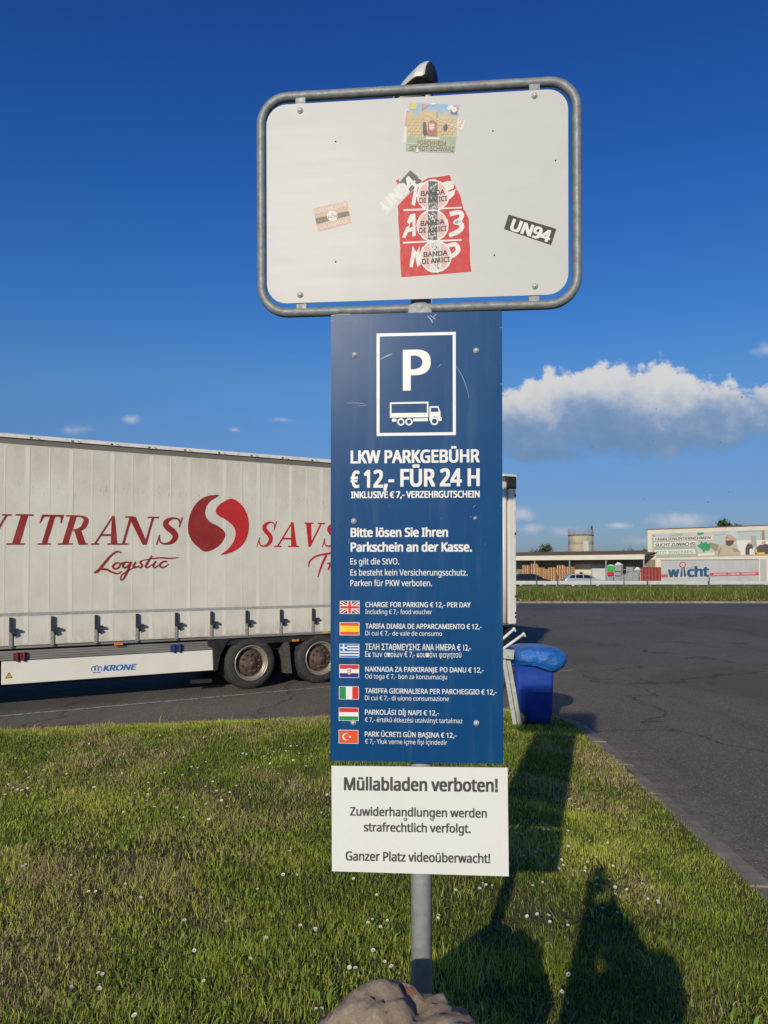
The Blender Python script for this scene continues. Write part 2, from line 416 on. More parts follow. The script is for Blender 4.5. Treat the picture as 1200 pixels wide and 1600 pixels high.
sheet('lot_edge_lane', [(-120, 38.2), (140, 38.2), (140, 45.35), (-120, 45.35)], 0.004, asph_far)
sheet('road', [(-200, 76), (240, 76), (240, 99), (-200, 99)], -.05, asph_far)
n = NT('concrete_yard'); n.col(n.mix(n.rng(n.tex(.4, 6), .3, .7), (.2, .19, .175), (.28, .27, .25))); n.set(.9, 0, .2)
sheet('yard_pavement', [(-200, 99.2), (240, 99.2), (240, 260), (-200, 260)], -.7, n.m)
mv = MB(); ys = [45.5, 46.0, 47, 74, 76]; zs = [.02, .10, .14, .12, -.06]
vs = [(x, y, z) for y, z in zip(ys, zs) for x in (-200, 240)]
mv.add(vs, [(2 * i, 2 * i + 1, 2 * i + 3, 2 * i + 2) for i in range(4)])
n = NT('verge_soil'); n.col(n.mix(n.rng(n.tex(1.2, 6), .35, .65), (.05, .06, .018), (.16, .13, .06))); n.set(.95, 0, .1)
tag(mv.build('verge_ground', n.m), kind='structure')
m = MB()
for i in range(130):
    x0 = -90 + i * 1.5; m.bb(x0 + .006, x0 + 1.494, 45.33, 45.52, -.05, .12 + .008 * math.sin(i * 2.3))
conc = M('concrete_kerb', (.27, .225, .17), .9, 0, .3, 5, dirt=(.11, .09, .065), dirt_amt=.75, dirt_scale=4, bump=.4, bscale=90, spec=.2)
tag(m.build('far_kerb', conc, bevel=.012), kind='structure')

gx = np.concatenate([np.arange(-16, -6, .5), np.arange(-6, 3.4, .09)]); gy = np.concatenate([np.arange(-10, 2, .5), np.arange(2, 13.6, .09)])
X, Y = np.meshgrid(gx, gy); Z = gz(X, Y); ny, nx = X.shape
Z = np.maximum(Z, -.3)
idx = np.arange(nx * ny).reshape(ny, nx)
q = np.stack([idx[:-1, :-1], idx[:-1, 1:], idx[1:, 1:], idx[1:, :-1]], -1).reshape(-1, 4)
zq = Z.ravel()[q].max(1); q = q[zq > -.2]
me = bpy.data.meshes.new('verge_soil'); me.from_pydata(np.stack([X.ravel(), Y.ravel(), Z.ravel()], -1).tolist(), [], q.tolist())
n = NT('lawn_soil'); t1 = n.rng(n.tex(1.1, 7, .6), .38, .62)
c = n.mix(t1, (.11, .13, .038), (.21, .17, .08)); c = n.mix(n.rng(n.tex(40, 4, .7), .4, .65), c, (.055, .05, .022))
n.col(c); n.set(.97, 0, .05); n.bump(n.tex(60, 6, .7), .8, .02)
me.materials.append(n.m); me.polygons.foreach_set('use_smooth', [True] * len(me.polygons))
o = bpy.data.objects.new('lawn_ground', me); C.objects.link(o); tag(o, kind='structure')

# near kerb along the right side of the lawn, one stone after another, turning the corner
path = []
for y in np.arange(-8, 9.6, .25): path.append((float(kx(y)), float(y)))
cc = None
ang0 = np.array([kx(10.0) - 1.5, 0])
# corner centre: 1.5 m inside both edges
best = None
for yc in np.arange(8.5, 11.5, .01):
    xc = kx(yc) - 1.5; b = (xc - RA[0]) * RD[1] - (yc - RA[1]) * RD[0]
    if best is None or abs(b - 1.5) < best[0]: best = (abs(b - 1.5), xc, yc)
_, xc, yc = best
path = [p for p in path if p[1] < yc]
for a in np.arange(0, 104, 8): path.append((xc + 1.5 * math.cos(R(a)), yc + 1.5 * math.sin(R(a))))
e = path[-1]
m = MB(); acc = []; L = 0
P = [Vector((*p, 0)) for p in path]
stone = []; 
def stones(P, step=.98):
    out = []; cur = [P[0]]; rem = step
    for i in range(len(P) - 1):
        a, b = P[i].copy(), P[i + 1]
        while (b - a).length > rem:
            a = a + (b - a).normalized() * rem; cur.append(a.copy()); out.append(cur); cur = [a.copy()]; rem = step
        rem -= (b - a).length; cur.append(b)
    return out
for st in stones(P):
    k = len(st); jit = random.uniform(-.010, .008); vs = []
    for i, p in enumerate(st):
        t = (st[min(k - 1, i + 1)] - st[max(0, i - 1)]).normalized(); sd = Vector((t.y, -t.x, 0))
        g = t * (.007 if i == 0 else -.007 if i == k - 1 else 0)
        for (w, z) in ((.105, -.05), (.100, .085), (.080, .105), (-.065, .112), (-.065, -.05)):
            q_ = p + g + sd * w; vs.append((q_.x, q_.y, z + (jit if z > 0 else 0)))
    fs = [(5 * i + j, 5 * i + 5 + j, 5 * i + 6 + j, 5 * i + 1 + j) for i in range(k - 1) for j in range(4)]
    fs += [(4, 3, 2, 1, 0), tuple(5 * (k - 1) + j for j in range(5))]
    m.add(vs, fs)
tag(m.build('kerb', conc), kind='structure')

# painted bay line beside the lorry, and the short line by the bin
paint = NT('worn_road_paint'); t = paint.tex(14, 7, .7)
paint.col(paint.mix(paint.rng(t, .46, .60), (.42, .42, .41), (.12, .115, .11))); paint.set(.85, 0, .2)
def strip(name, p, q, w):
    p, q = Vector(p), Vector(q); t = (q - p).normalized(); s = Vector((-t.y, t.x)) * w / 2
    m = MB(); m.add([(*(p - s), .004), (*(q - s), .004), (*(q + s), .004), (*(p + s), .004)], [(0, 1, 2, 3)])
    return tag(m.build(name, paint.m), kind='structure')
strip('road_marking', (-9.9, 7.92), (1.6, 14.93), .07)
p1 = at(868, 1047, 15.6); p2 = at(899, 1046, 15.7)
d_ = ray(866, 1051); t_ = -ZC / d_.z; e_ = ray(899, 1047); f_ = -ZC / e_.z
strip('road_marking', (d_.x * t_ - 2, d_.y * t_ - .9), (e_.x * f_, e_.y * f_), .08)
d_ = ray(866, 1045); t_ = -ZC / d_.z
strip('road_marking', (d_.x * t_ - 2, d_.y * t_ + .6), (e_.x * f_ - .02, e_.y * f_ + .1), .05)

# ------------------------------------------------------------------ grass
def make_grass(name, label, x, y, z, h, w, lean, col, mat):
    """One mesh of many single blades; arrays of roots, heights, widths and colours."""
    n = len(x); az = RNG.random(n) * 2 * np.pi; la = RNG.random(n) * 2 * np.pi
    sx, sy = np.cos(az) * w / 2, np.sin(az) * w / 2
    lx, ly = np.cos(la) * lean * h, np.sin(la) * lean * h
    V = np.empty((n, 5, 3))
    V[:, 0] = np.stack([x - sx, y - sy, z - .01], -1); V[:, 1] = np.stack([x + sx, y + sy, z - .01], -1)
    mx, my, mz = x + lx * .35, y + ly * .35, z + h * .58
    V[:, 2] = np.stack([mx + sx * .8, my + sy * .8, mz], -1); V[:, 3] = np.stack([mx - sx * .8, my - sy * .8, mz], -1)
    V[:, 4] = np.stack([x + lx, y + ly, z + h * np.clip(1 - .35 * lean ** 2, .2, 1)], -1)
    me = bpy.data.meshes.new(name); me.vertices.add(n * 5); me.vertices.foreach_set('co', V.ravel().astype(np.float32))
    b = (np.arange(n) * 5)[:, None]; lv = (b + np.array([0, 1, 2, 3, 3, 2, 4])).ravel().astype(np.int32)
    me.loops.add(n * 7); me.loops.foreach_set('vertex_index', lv)
    me.polygons.add(n * 2); st = (np.arange(n) * 7)[:, None] + np.array([0, 4]); me.polygons.foreach_set('loop_start', st.ravel().astype(np.int32))
    try: me.polygons.foreach_set('loop_total', np.tile(np.array([4, 3], np.int32), n))
    except Exception: pass
    ca = me.attributes.new('blade', 'FLOAT_COLOR', 'POINT'); cc = np.ones((n, 5, 4), np.float32); cc[:, :, :3] = col[:, None, :]
    ca.data.foreach_set('color', cc.ravel()); me.update(calc_edges=True); me.validate()
    me.materials.append(mat); o = bpy.data.objects.new(name, me); C.objects.link(o)
    return tag(o, label, 'grass', kind='stuff')
def grass_mat(name, trans=.4):
    n = NT(name); a = n.N.new('ShaderNodeAttribute'); a.attribute_name = 'blade'
    n.L.new(a.outputs['Color'], n.b.inputs['Base Color']); n.set(.6, 0, .14)
    tr = n.N.new('ShaderNodeBsdfTranslucent'); mx = n.N.new('ShaderNodeMixShader'); mx.inputs[0].default_value = trans
    hs = n.N.new('ShaderNodeHueSaturation'); hs.inputs[2].default_value = 1.3; n.L.new(a.outputs['Color'], hs.inputs[4]); n.L.new(hs.outputs[0], tr.inputs[0])
    n.L.new(n.b.outputs[0], mx.inputs[1]); n.L.new(tr.outputs[0], mx.inputs[2]); n.L.new(mx.outputs[0], n.out.inputs[0])
    return n.m
gmat = grass_mat('grass_blades', .42)
G_DARK, G_MID, G_PALE, G_DRY = np.array((.19, .27, .034)), np.array((.36, .44, .056)), np.array((.60, .63, .105)), np.array((.66, .54, .26))  # dark, mid and pale green plus straw: the blades' own varying tones
def lawn():
    zones = [(2.3, 4.4, -3.4, 2.4, 11000, .0030), (4.4, 6.6, -4.6, 2.5, 8000, .0040), (6.6, 9.0, -6.0, 2.6, 5800, .0052), (9.0, 12.4, -7.5, 2.6, 4600, .0068)]
    xs, ys, ws = [], [], []
    for (y0, y1, x0, x1, d, w) in zones:
        k = int((y1 - y0) * (x1 - x0) * d); xs.append(RNG.uniform(x0, x1, k)); ys.append(RNG.uniform(y0, y1, k)); ws.append(np.full(k, w))
    x, y, w = map(np.concatenate, (xs, ys, ws))
    d, a, b = inside(x, y)
    edge = np.where(a < b, .035, -.02 + .10 * fbm(x * 3, y * 3))
    keep = (d > edge) & (RNG.random(len(x)) < np.clip(.55 + 1.9 * (fbm(x * 2.2, y * 2.2) - .38), .16, 1)); x, y, w, d, a, b = (q[keep] for q in (x, y, w, d, a, b))
    n = len(x); p1 = fbm(x * .9, y * .9); p2 = fbm(x * 2.7 + 40, y * 2.7 + 7); p3 = fbm(x * .55 + 90, y * .55 + 17)
    dry = np.clip((p1 - .53) * 3.2 + (p2 - .5) * 1.6, 0, .8) + .75 * np.exp(-np.maximum(b, 0) / .32) * (a > .5)
    isdry = RNG.random(n) < np.clip(.11 + dry * .9, 0, .85)
    tuft = np.clip((p2 - .50) * 4, 0, 1)
    t = np.clip(RNG.normal(.45, .28, n) + (p3 - .5) * 2.0 + (p2 - .5) * 1.3, 0, 1)[:, None]
    col = np.where(t < .5, G_DARK + (G_MID - G_DARK) * t * 2, G_MID + (G_PALE - G_MID) * (t * 2 - 1))
    dr = G_DRY[None] * RNG.uniform(.45, 1.15, (n, 1)); dr[:, 1] *= RNG.uniform(.85, 1.1, n)
    col = np.where(isdry[:, None], dr, col) * RNG.uniform(.75, 1.2, (n, 1))
    h = RNG.uniform(.014, .040, n) * (1 + 1.5 * tuft ** 1.5) * np.clip(.75 + d * .9, .75, 1) * (.7 + .3 * np.clip(1.2 - dry, 0, 1))
    tall = RNG.random(n) < .006; h[tall] *= 2.0
    lean = np.abs(RNG.normal(.6, .5, n)) + .25 * isdry
    w = w * RNG.uniform(.6, 1.35, n)
    z = gz(x, y)
    # leaves of plantain, dandelion and clover: broader, lower
    k = 8500; lx = RNG.uniform(-4.6, 2.3, k); ly = 2.4 + 6.5 * RNG.random(k) ** 1.5
    ctr = RNG.integers(0, k // 9, k); big = RNG.uniform(.7, 1.6, k)[ctr]; lx = lx[ctr] + RNG.normal(0, .04, k) * big; ly = ly[ctr] + RNG.normal(0, .04, k) * big
    dd, _, _ = inside(lx, ly); kk = dd > .12; lx, ly, big = lx[kk], ly[kk], big[kk]; k = len(lx)
    lcol = np.array((.17, .25, .04)) * RNG.uniform(.55, 1.25, (k, 1)) * np.clip(big, .7, 1.3)[:, None]
    x = np.concatenate([x, lx]); y = np.concatenate([y, ly]); z = np.concatenate([z, gz(lx, ly)])
    h = np.concatenate([h, RNG.uniform(.020, .050, k) * big]); w = np.concatenate([w, RNG.uniform(.006, .013, k) * big])
    lean = np.concatenate([lean, RNG.uniform(.5, 1.2, k)]); col = np.concatenate([col, lcol])
    # a few long bent stalks
    k = 420; lx = RNG.uniform(-4, 2.1, k); ly = RNG.uniform(2.5, 8, k); dd, _, _ = inside(lx, ly); kk = dd > .2; lx, ly = lx[kk], ly[kk]; k = len(lx)
    x = np.concatenate([x, lx]); y = np.concatenate([y, ly]); z = np.concatenate([z, gz(lx, ly)])
    h = np.concatenate([h, RNG.uniform(.09, .17, k)]); w = np.concatenate([w, RNG.uniform(.0025, .004, k)])
    lean = np.concatenate([lean, RNG.uniform(.6, 1.5, k)]); col = np.concatenate([col, np.array((.36, .36, .11)) * RNG.uniform(.7, 1.2, (k, 1))])
    make_grass('lawn_grass', 'short patchy lawn of green and straw coloured blades around the sign post', x, y, z, h, w, lean, col, gmat)
lawn()
def far_grass():
    k = 95000; x = RNG.uniform(-16, 62, k); y = 45.8 + (RNG.random(k) ** 1.25) * 28.5
    z = np.interp(y, ys_, zs_)
    p = fbm(x * .35, y * .35); t = np.clip(RNG.normal(.5, .3, k) + (p - .5) * 2, 0, 1)[:, None]
    col = np.array((.12, .17, .025)) + (np.array((.10, .085, .02))) * t
    dry = RNG.random(k) < .13 + .2 * (y < 47.0); col = np.where(dry[:, None], G_DRY * RNG.uniform(.5, 1, (k, 1)), col) * RNG.uniform(.7, 1.15, (k, 1))
    h = RNG.uniform(.25, .6, k) * (.7 + .8 * fbm(x * .8 + 3, y * .5)) * np.clip((y - 45.6) / 3.0, .18, 1) * np.interp(y, [60, 70], [1, .6])
    w = RNG.uniform(.02, .05, k)
    make_grass('tall_verge_grass', 'unmown tall green grass strip below the steel guard rail', x, y, z, h, w, np.abs(RNG.normal(.35, .25, k)), col, gmat)
ys_, zs_ = np.array(ys), np.array(zs)
far_grass()

# daisies, each a flower of its own
petal = M('daisy_petal', (.66, .66, .62), .7, 0, .05, 80); eye = M('daisy_eye', (.55, .36, .03), .8); stemm = M('daisy_stem', (.07, .11, .02), .7)
def daisy_proto():
    m = MB()
    for k in range(13):
        a = 2 * math.pi * k / 13; c, s_ = math.cos(a), math.sin(a); w = .0032
        m.add([(c * .003 - s_ * -w * .5, s_ * .003 + c * -w * .5, .052), (c * .011 + s_ * w, s_ * .011 - c * w, .0545), (c * .0135, s_ * .0135, .0545), (c * .011 - s_ * w, s_ * .011 + c * w, .0545), (c * .003 - s_ * w * .5, s_ * .003 + c * w * .5, .052)], [(0, 1, 2, 3, 4)], 0)
    m.lathe([(.0048, .052), (.004, .0552), (.0, .0562)], seg=8, m=1)
    m.tube([(0, 0, 0), (.002, 0, .03), (0, 0, .0525)], .0011, 5, 2)
    return m.build('daisy', [petal, eye, stemm])
DZ1 = [(80,605),(260,640),(325,695),(355,695),(448,670),(502,717),(665,803),(810,815),(957,870),(700,907),(890,945),(742,1027),(360,995),(376,1000),(350,1043),(248,1048),(933,692),(1045,553),(1020,633),(1060,633),(1087,817),(1145,840),(1147,1127),(500,1147),(263,430),(310,340),(22,342),(57,317),(70,318),(82,322),(95,315),(25,265),(50,262),(88,252),(245,305),(340,312),(150,312),(400,275),(437,265),(420,293),(532,293),(540,323),(530,338),(560,247),(582,263),(690,240),(718,242),(712,268),(770,293),(742,312),(778,330),(830,333),(848,310),(803,360),(823,383),(710,405),(670,425),(635,390),(760,428),(900,340),(750,377),(520,370),(490,335),(552,385),(445,398),(738,190),(875,185),(890,195),(920,195),(945,180),(955,200),(970,192),(990,185),(1030,180),(1045,160),(1075,160),(1085,185),(1060,210),(935,240),(980,225),(1010,265),(745,220),(810,240),(870,240),(1185,340),(1130,200),(285,150),(300,150),(320,150),(310,135),(575,122),(685,105),(765,120),(735,130),(830,135),(440,125),(160,250),(30,300),(110,280),(250,260),(600,255),(660,270),(1100,240),(1040,290),(15,190),(60,210),(170,190),(90,600),(1165,405)]
DZ3 = [(480,285),(488,290),(485,310),(500,308),(518,320),(430,330),(478,400),(555,440),(615,440),(695,427),(592,457),(555,190),(640,525),(585,500),(530,530),(533,547),(513,520),(555,520),(447,505),(460,525),(430,490),(300,410),(315,412),(330,405),(360,408),(375,383),(390,395),(403,383),(405,398),(380,475),(368,480),(350,485),(325,497),(430,540),(165,595),(185,600),(202,603),(158,622),(352,613),(387,592),(378,703),(402,715),(415,730),(480,755),(340,710),(485,920),(446,985),(583,570),(588,597),(632,582),(645,600),(645,630),(647,703),(600,690),(695,612),(765,645),(797,660),(803,675),(750,597),(475,460),(5,713)]
DZ2 = [(298,118),(540,92),(410,385),(515,380),(467,425),(65,455),(388,410),(413,578),(470,638),(547,690),(268,672),(308,713),(70,950),(810,355),(915,205),(445,225)]
spots = [(a / 2.308, 1100 + b / 2.308) for a, b in DZ1] + [(680 + a / 2.308, 1130 + b / 2.308) for a, b in DZ3] + [(480 + a / 4, 1350 + b / 4) for a, b in DZ2]
proto = daisy_proto(); first = True
for (px, py) in spots:
    x, y = on_ground(px, py + 2); 
    if float(inside(np.array([x]), np.array([y]))[0][0]) < .1: continue
    o = proto if first else proto.copy()
    if not first: C.objects.link(o)
    first = False
    k = random.uniform(.8, 1.25)
    o.location = (x, y, gzf(x, y)); o.rotation_euler = (R(random.uniform(5, 38)), R(random.uniform(-12, 12)), random.uniform(-.7, .7)); k *= .66; o.scale = (k, k, random.uniform(.7, 1.0))
    tag(o, 'small white daisy with yellow centre growing in the lawn', 'daisy', 'daisies in the lawn')

# ------------------------------------------------------------------ the post
PD = 2.23; PXW = at(658, 888, PD).x; PZ0 = gzf(PXW, PD)
post = thing('sign_post', 'round grey galvanised steel post carrying the three signs behind a boulder', 'post', (PXW, PD, PZ0 - .05))
m = MB(); m.lathe([(.0302, 0), (.0302, 2.99)], seg=28); m.build('pole', galv, post)
m = MB(); m.lathe([(.0315, 2.985), (.0315, 3.0), (.026, 3.012), (0, 3.015)], seg=24); m.build('post_cap', blackplastic, post)
for h in (2.93 - .03, 2.02, 1.42, .95):
    m = MB(); m.lathe([(.031, h), (.035, h + .001), (.035, h + .029), (.031, h + .03)], seg=24); m.bb(-.05, .05, -.044, -.038, h, h + .03); m.build('clamp', galv, post)

def bolt_mb(x, z, y=-.002, r=.0075):
    m = MB(); m.lathe([(r * 1.5, 0), (r * 1.5, -.0015), (r, -.002), (r * .85, -.0052), (r * .4, -.007), (0, -.0073)], (x, y, z), 'y', 14); return m

# ------------------------------------------------------------------ blank framed board
BO = Vector((at(655, 309, 2.165).x, 2.165, at(655, 309, 2.165).z)); BA = R(-5.4)
board = thing('framed_sign_board', 'blank white aluminium board in a grey tube frame with faded fan stickers', 'sign', BO, BA); board.rotation_euler.x = R(1.6)
fsteel = M('dull_tube_steel', (.20, .215, .22), .55, .2, .25, 40, dirt=(.38, .39, .385), dirt_amt=.35, dirt_scale=26, bump=.08, bscale=120)
bl = lambda px, py: on_plane(px, py, BO, BA)
nb = NT('board_aluminium')
t = nb.tex(3, 6, .6, (.35, 1, 6)); c = nb.mix(nb.rng(t, .3, .7), (.515, .515, .507), (.54, .54, .53))
c = nb.mix(nb.mul(nb.rng(nb.tex(2.2, 6, .65), .55, .75), .35), c, (.43, .42, .395))
sc = nb.tex(9, 8, .75, (.12, 1, 5)); c = nb.mix(nb.mul(nb.rng(sc, .62, .7), .4), c, (.58, .58, .565))
nb.col(c); nb.set(nb.rng(nb.tex(5, 6, .65, (.3, 1, 4)), .3, .7, .33, .38), .0, .10)
nb.bump(nb.tex(6, 8, .7, (.15, 1, 5)), .03, .004)
(lx, _), (rx, _) = bl(416.9, 320), bl(887.8, 300); _, tz = bl(652, 154.5); _, bz = bl(652, 466)
m = MB(); w, h = rx - lx, tz - bz; cx, cz = (lx + rx) / 2, (tz + bz) / 2
m.prism([(cx + x, cz + z) for x, z in rrect(w, h, .058, 8)], -.0015, .0015); panel = m.build('panel', nb.m, board, bevel=.0008)
(fl, _), (fr, _) = bl(407, 318), bl(902.6, 300); _, ft = bl(652, 139.3); _, fb = bl(652, 479)
fw, fh, fx, fz = fr - fl, ft - fb, (fl + fr) / 2, (ft + fb) / 2
m = MB(); m.tube([(fx + x, .012, fz + z) for x, z in rrect(fw, fh, .078, 8)], .0137, 14, 0, True); frame = m.build('tube_frame', fsteel, board)
for px, py, s_ in ((470, 163, 1), (835, 141, 1), (470, 468, -1), (835, 455, -1)):
    x, z = bl(px, py); m = MB(); zz = fz + s_ * (fh / 2 - .004)
    m.bb(x - .015, x + .015, .0016, .0055, min(z - s_ * .03, zz), max(z - s_ * .03, zz)); m.build('bracket', fsteel, board, bevel=.001)
for px, py in ((470, 175.5), (834.5, 152.5), (468.5, 459.5), (836, 446)):
    x, z = bl(px, py); bolt_mb(x, z, -.0015, .006).build('bolt', steel, board)
hole = flatcol('drilled_hole', (.02, .02, .02))
m = MB()
for px, py in ((525, 223), (770, 206.5), (524, 408.5), (772.5, 398), (868, 252)):
    x, z = bl(px, py); m.lathe([(.0024, 0), (.0, -.0004)], (x, -.0017, z), 'y', 10)
m.build('bolt_hole', hole, board)
x, z = bl(656, 484); m = MB()
m.prism([(x - .036, z - .016), (x + .036, z - .016), (x + .03, z + .016), (x + .012, z + .022), (x - .012, z + .022), (x - .03, z + .016)], -.004, .03); m.build('mounting_clamp', fsteel, board, bevel=.003)

# stickers ------------------------------------------------------------
sk = {k: flatcol('sticker_' + k, v, .5) for k, v in dict(red=(.52, .055, .055), pale_red=(.66, .42, .40), orange=(.60, .42, .34), black=(.05, .05, .052), grey=(.13, .13, .13), faded_black=(.20, .185, .165), white=(.70, .69, .67), cream=(.66, .655, .62),
      sand=(.54, .44, .28), brick=(.36, .27, .17), sky=(.30, .45, .62), green=(.33, .42, .31), dull_green=(.12, .22, .16), yellow=(.62, .52, .16), pink=(.62, .30, .29), brown=(.34, .17, .13), scratch=(.60, .59, .56)).items()}
SKN = list(sk); SKM = list(sk.values()); I = {k: i for i, k in enumerate(SKN)}
def q7(x, y): return bl(580 + x / 5.335, 150 + y / 5.333)
def q1(x, y): return bl(380 + x / 2.1818, 80 + y / 2.1818)
class Sticker:
    def __init__(s, f): s.m = MB(); s.f = f; s.y = -.0018
    def P(s, pts, col): s.m.flat([s.f(*p) for p in reversed(pts)], s.y, I[col]); s.y -= .000008; return s
    def D(s, cx, cy, r, col, n=22, ry=None): return s.P([(cx + r * math.cos(2 * math.pi * k / n), cy + (ry or r) * math.sin(2 * math.pi * k / n)) for k in range(n)], col)
    def T(s, body, x0, y0, x1, y1, cap, col, bold=.02, shear=0):
        a, b = s.f(x0, y0), s.f(x1, y1); c0, c1 = s.f(x0, y0), s.f(x0, y0 - cap)
        d = Vector((b[0] - a[0], b[1] - a[1])); L = d.length; d.normalize(); ca = math.hypot(c1[0] - c0[0], c1[1] - c0[1])
        v, f = text_shape(body, bold, 3); xs = [p[0] for p in v]; lo, hi = min(xs), max(xs); nn = Vector((-d.y, d.x)); k = ca / CAP; vs = []
        for (px, py, ly) in v:
            p = Vector(a) + d * (L * (px - lo) / (hi - lo)) + (nn + d * shear) * (py * k); vs.append((p.x, s.y - ly * .000002, p.y))
        s.m.add(vs, f, I[col]); s.y -= .000008 + .000002 * max(p[2] for p in v); return s
    def R(s, pts, ws, col):
        k = abs(s.f(1, 0)[0] - s.f(0, 0)[0]); s.m.ribbon([s.f(*p) for p in pts], [w * k for w in ws], s.y, I[col], 4); s.y -= .000008; return s
    def done(s, label): return tag(s.m.build('sticker', SKM, board), label)
def torn(pts, amt, seed, n=5):
    rr = random.Random(seed); out = []
    for i, p in enumerate(pts):
        q = pts[(i + 1) % len(pts)]
        for k in range(n): t = k / n; out.append((p[0] + (q[0] - p[0]) * t + rr.uniform(-amt, amt), p[1] + (q[1] - p[1]) * t + rr.uniform(-amt, amt)))
    return out
# castle sticker, bleached
s = Sticker(q7)
s.P([(290, 130), (330, 130), (310, 400), (268, 398)], 'cream').P([(295, 135), (318, 133), (300, 265), (280, 265)], 'pink')
s.P([(690, 175), (788, 212), (760, 292), (660, 250)], 'cream').T('TE', 722, 225, 765, 240, 30, 'pink', .03).T('S', 722, 262, 745, 272, 28, 'pink', .03)
s.P([(322, 72), (735, 88), (722, 200), (312, 185)], 'sky').P([(300, 178), (720, 190), (708, 360), (295, 352)], 'sand').P([(296, 350), (708, 352), (697, 484), (288, 470)], 'green')
s.P([(312, 178), (316, 150), (350, 150), (352, 170), (400, 172), (410, 130), (560, 135), (565, 170), (600, 172), (606, 150), (650, 155), (655, 180), (690, 185), (690, 200), (312, 195)], 'sand')
for r_ in range(6):
    for c_ in range(11):
        x = 306 + c_ * 37 + (r_ % 2) * 18; y = 205 + r_ * 25
        if x < 690 and not 425 < x < 560: s.P([(x, y), (x + 24, y + 1), (x + 24, y + 3.6), (x, y + 2.6)], 'brick'); s.P([(x, y), (x + 2.4, y), (x + 2, y + 23), (x - .4, y + 23)], 'brick')
s.P([(470, 345), (475, 235), (510, 210), (548, 240), (545, 348)], 'brown').P([(480, 250), (482, 236), (532, 238), (530, 290), (505, 305), (482, 290)], 'pink').P([(490, 255), (525, 250), (525, 262), (490, 268)], 'cream').P([(490, 276), (525, 270), (525, 280), (490, 286)], 'cream')
s.P([(430, 240), (440, 225), (458, 235), (470, 330), (445, 350), (430, 320)], 'grey').P([(600, 270), (625, 240), (640, 275), (625, 305), (605, 300)], 'grey').P([(545, 150), (552, 150), (552, 355), (545, 355)], 'brick')
s.P([(460, 352), (575, 356), (570, 375), (455, 370)], 'cream')
s.D(353, 100, 30, 'yellow').P([(334, 72), (372, 72), (380, 130), (326, 128)], 'yellow').D(353, 100, 24, 'sand').D(353, 100, 21.5, 'yellow')
s.P([(430, 82), (480, 95), (432, 135)], 'pink').P([(428, 82), (431, 82), (431, 150), (428, 150)], 'brick').P([(665, 95), (722, 98), (715, 172), (662, 165)], 'pink').P([(664, 135), (718, 140), (715, 172), (662, 165)], 'faded_black').D(692, 130, 22, 'cream').T('1', 688, 140, 697, 140, 18, 'pink')
s.D(650, 118, 16, 'cream').D(668, 108, 18, 'cream').D(515, 82, 26, 'cream', ry=9)
s.P([(452, 170), (456, 168), (716, 272), (712, 278)], 'cream').P([(292, 402), (395, 408), (394, 413), (290, 408)], 'cream').P([(370, 478), (385, 440), (400, 462), (395, 480)], 'cream')
s.T('FORCHHEIM', 385, 418, 622, 424, 38, 'brown', .012).T('IST ROT-SCHWARZ', 318, 462, 690, 470, 38, 'brown', .012)
s.done('bleached square sticker with a brick castle under a blue sky')
# red-black club sticker on the left
s = Sticker(q1)
s.P([(240, 540), (354, 511), (369, 585), (256, 615)], 'cream').P([(240, 540), (354, 511), (361, 548), (248, 580)], 'orange').P([(246, 570), (360, 545), (364, 562), (250, 592)], 'faded_black').P([(250, 590), (364, 560), (369, 585), (256, 615)], 'orange')
s.P([(238, 538), (300, 522), (302, 534), (242, 552)], 'orange').D(304, 562, 18, 'cream').T('FCN', 291, 571, 319, 566, 9, 'brown', .02).T('1', 303, 561, 306, 560, 8, 'brown', .02)
s.T('FORCHHEIMER', 244, 556, 352, 529, 13, 'cream', .02).T('GSCHWADDL', 262, 608, 360, 583, 13, 'cream', .02)
s.done('small faded red and black sticker with a white badge')
# big red sticker
s = Sticker(q7)
base = [(222, 905), (330, 810), (420, 720), (470, 690), (655, 660), (665, 705), (690, 735), (710, 775), (745, 840), (770, 940), (812, 1025), (820, 1200), (832, 1460), (248, 1505), (235, 1180)]
s.P(torn([(410, 690), (470, 672), (655, 656), (690, 730), (640, 780), (430, 740)], 5, 5), 'scratch').P(torn(base, 3.5, 3, 4), 'red').P([(205, 712), (230, 698), (240, 722), (222, 742)], 'red')
s.P(torn([(600, 720), (690, 712), (690, 770), (640, 790), (600, 760)], 5, 8), 'cream')
s.P([(268, 945), (755, 925), (757, 936), (270, 960)], 'white').P([(263, 1213), (755, 1190), (757, 1202), (265, 1228)], 'white')
s.P([(335, 905), (365, 915), (378, 840), (400, 835), (402, 815), (380, 815), (388, 765), (430, 745), (430, 725), (365, 745)], 'white').P([(620, 890), (690, 830), (700, 790), (720, 775), (650, 800), (610, 860)], 'white')
s.P([(258, 1175), (285, 1180), (305, 1135), (345, 1125), (340, 1168), (370, 1165), (368, 980), (325, 985), (300, 1050), (320, 1075), (290, 1095)], 'white').P([(325, 1055), (345, 1045), (345, 1090), (318, 1100)], 'red')
s.R([(655, 985), (730, 970), (755, 990), (740, 1030), (700, 1052), (745, 1060), (755, 1095), (720, 1130), (650, 1160)], [38, 36, 38, 36, 40, 36, 38, 40, 36], 'white')
s.P([(318, 1420), (345, 1425), (365, 1330), (385, 1420), (410, 1400), (400, 1250), (375, 1300), (345, 1245)], 'white').R([(620, 1250), (700, 1235), (725, 1280), (690, 1320), (640, 1350)], [30, 36, 38, 36, 26], 'white')
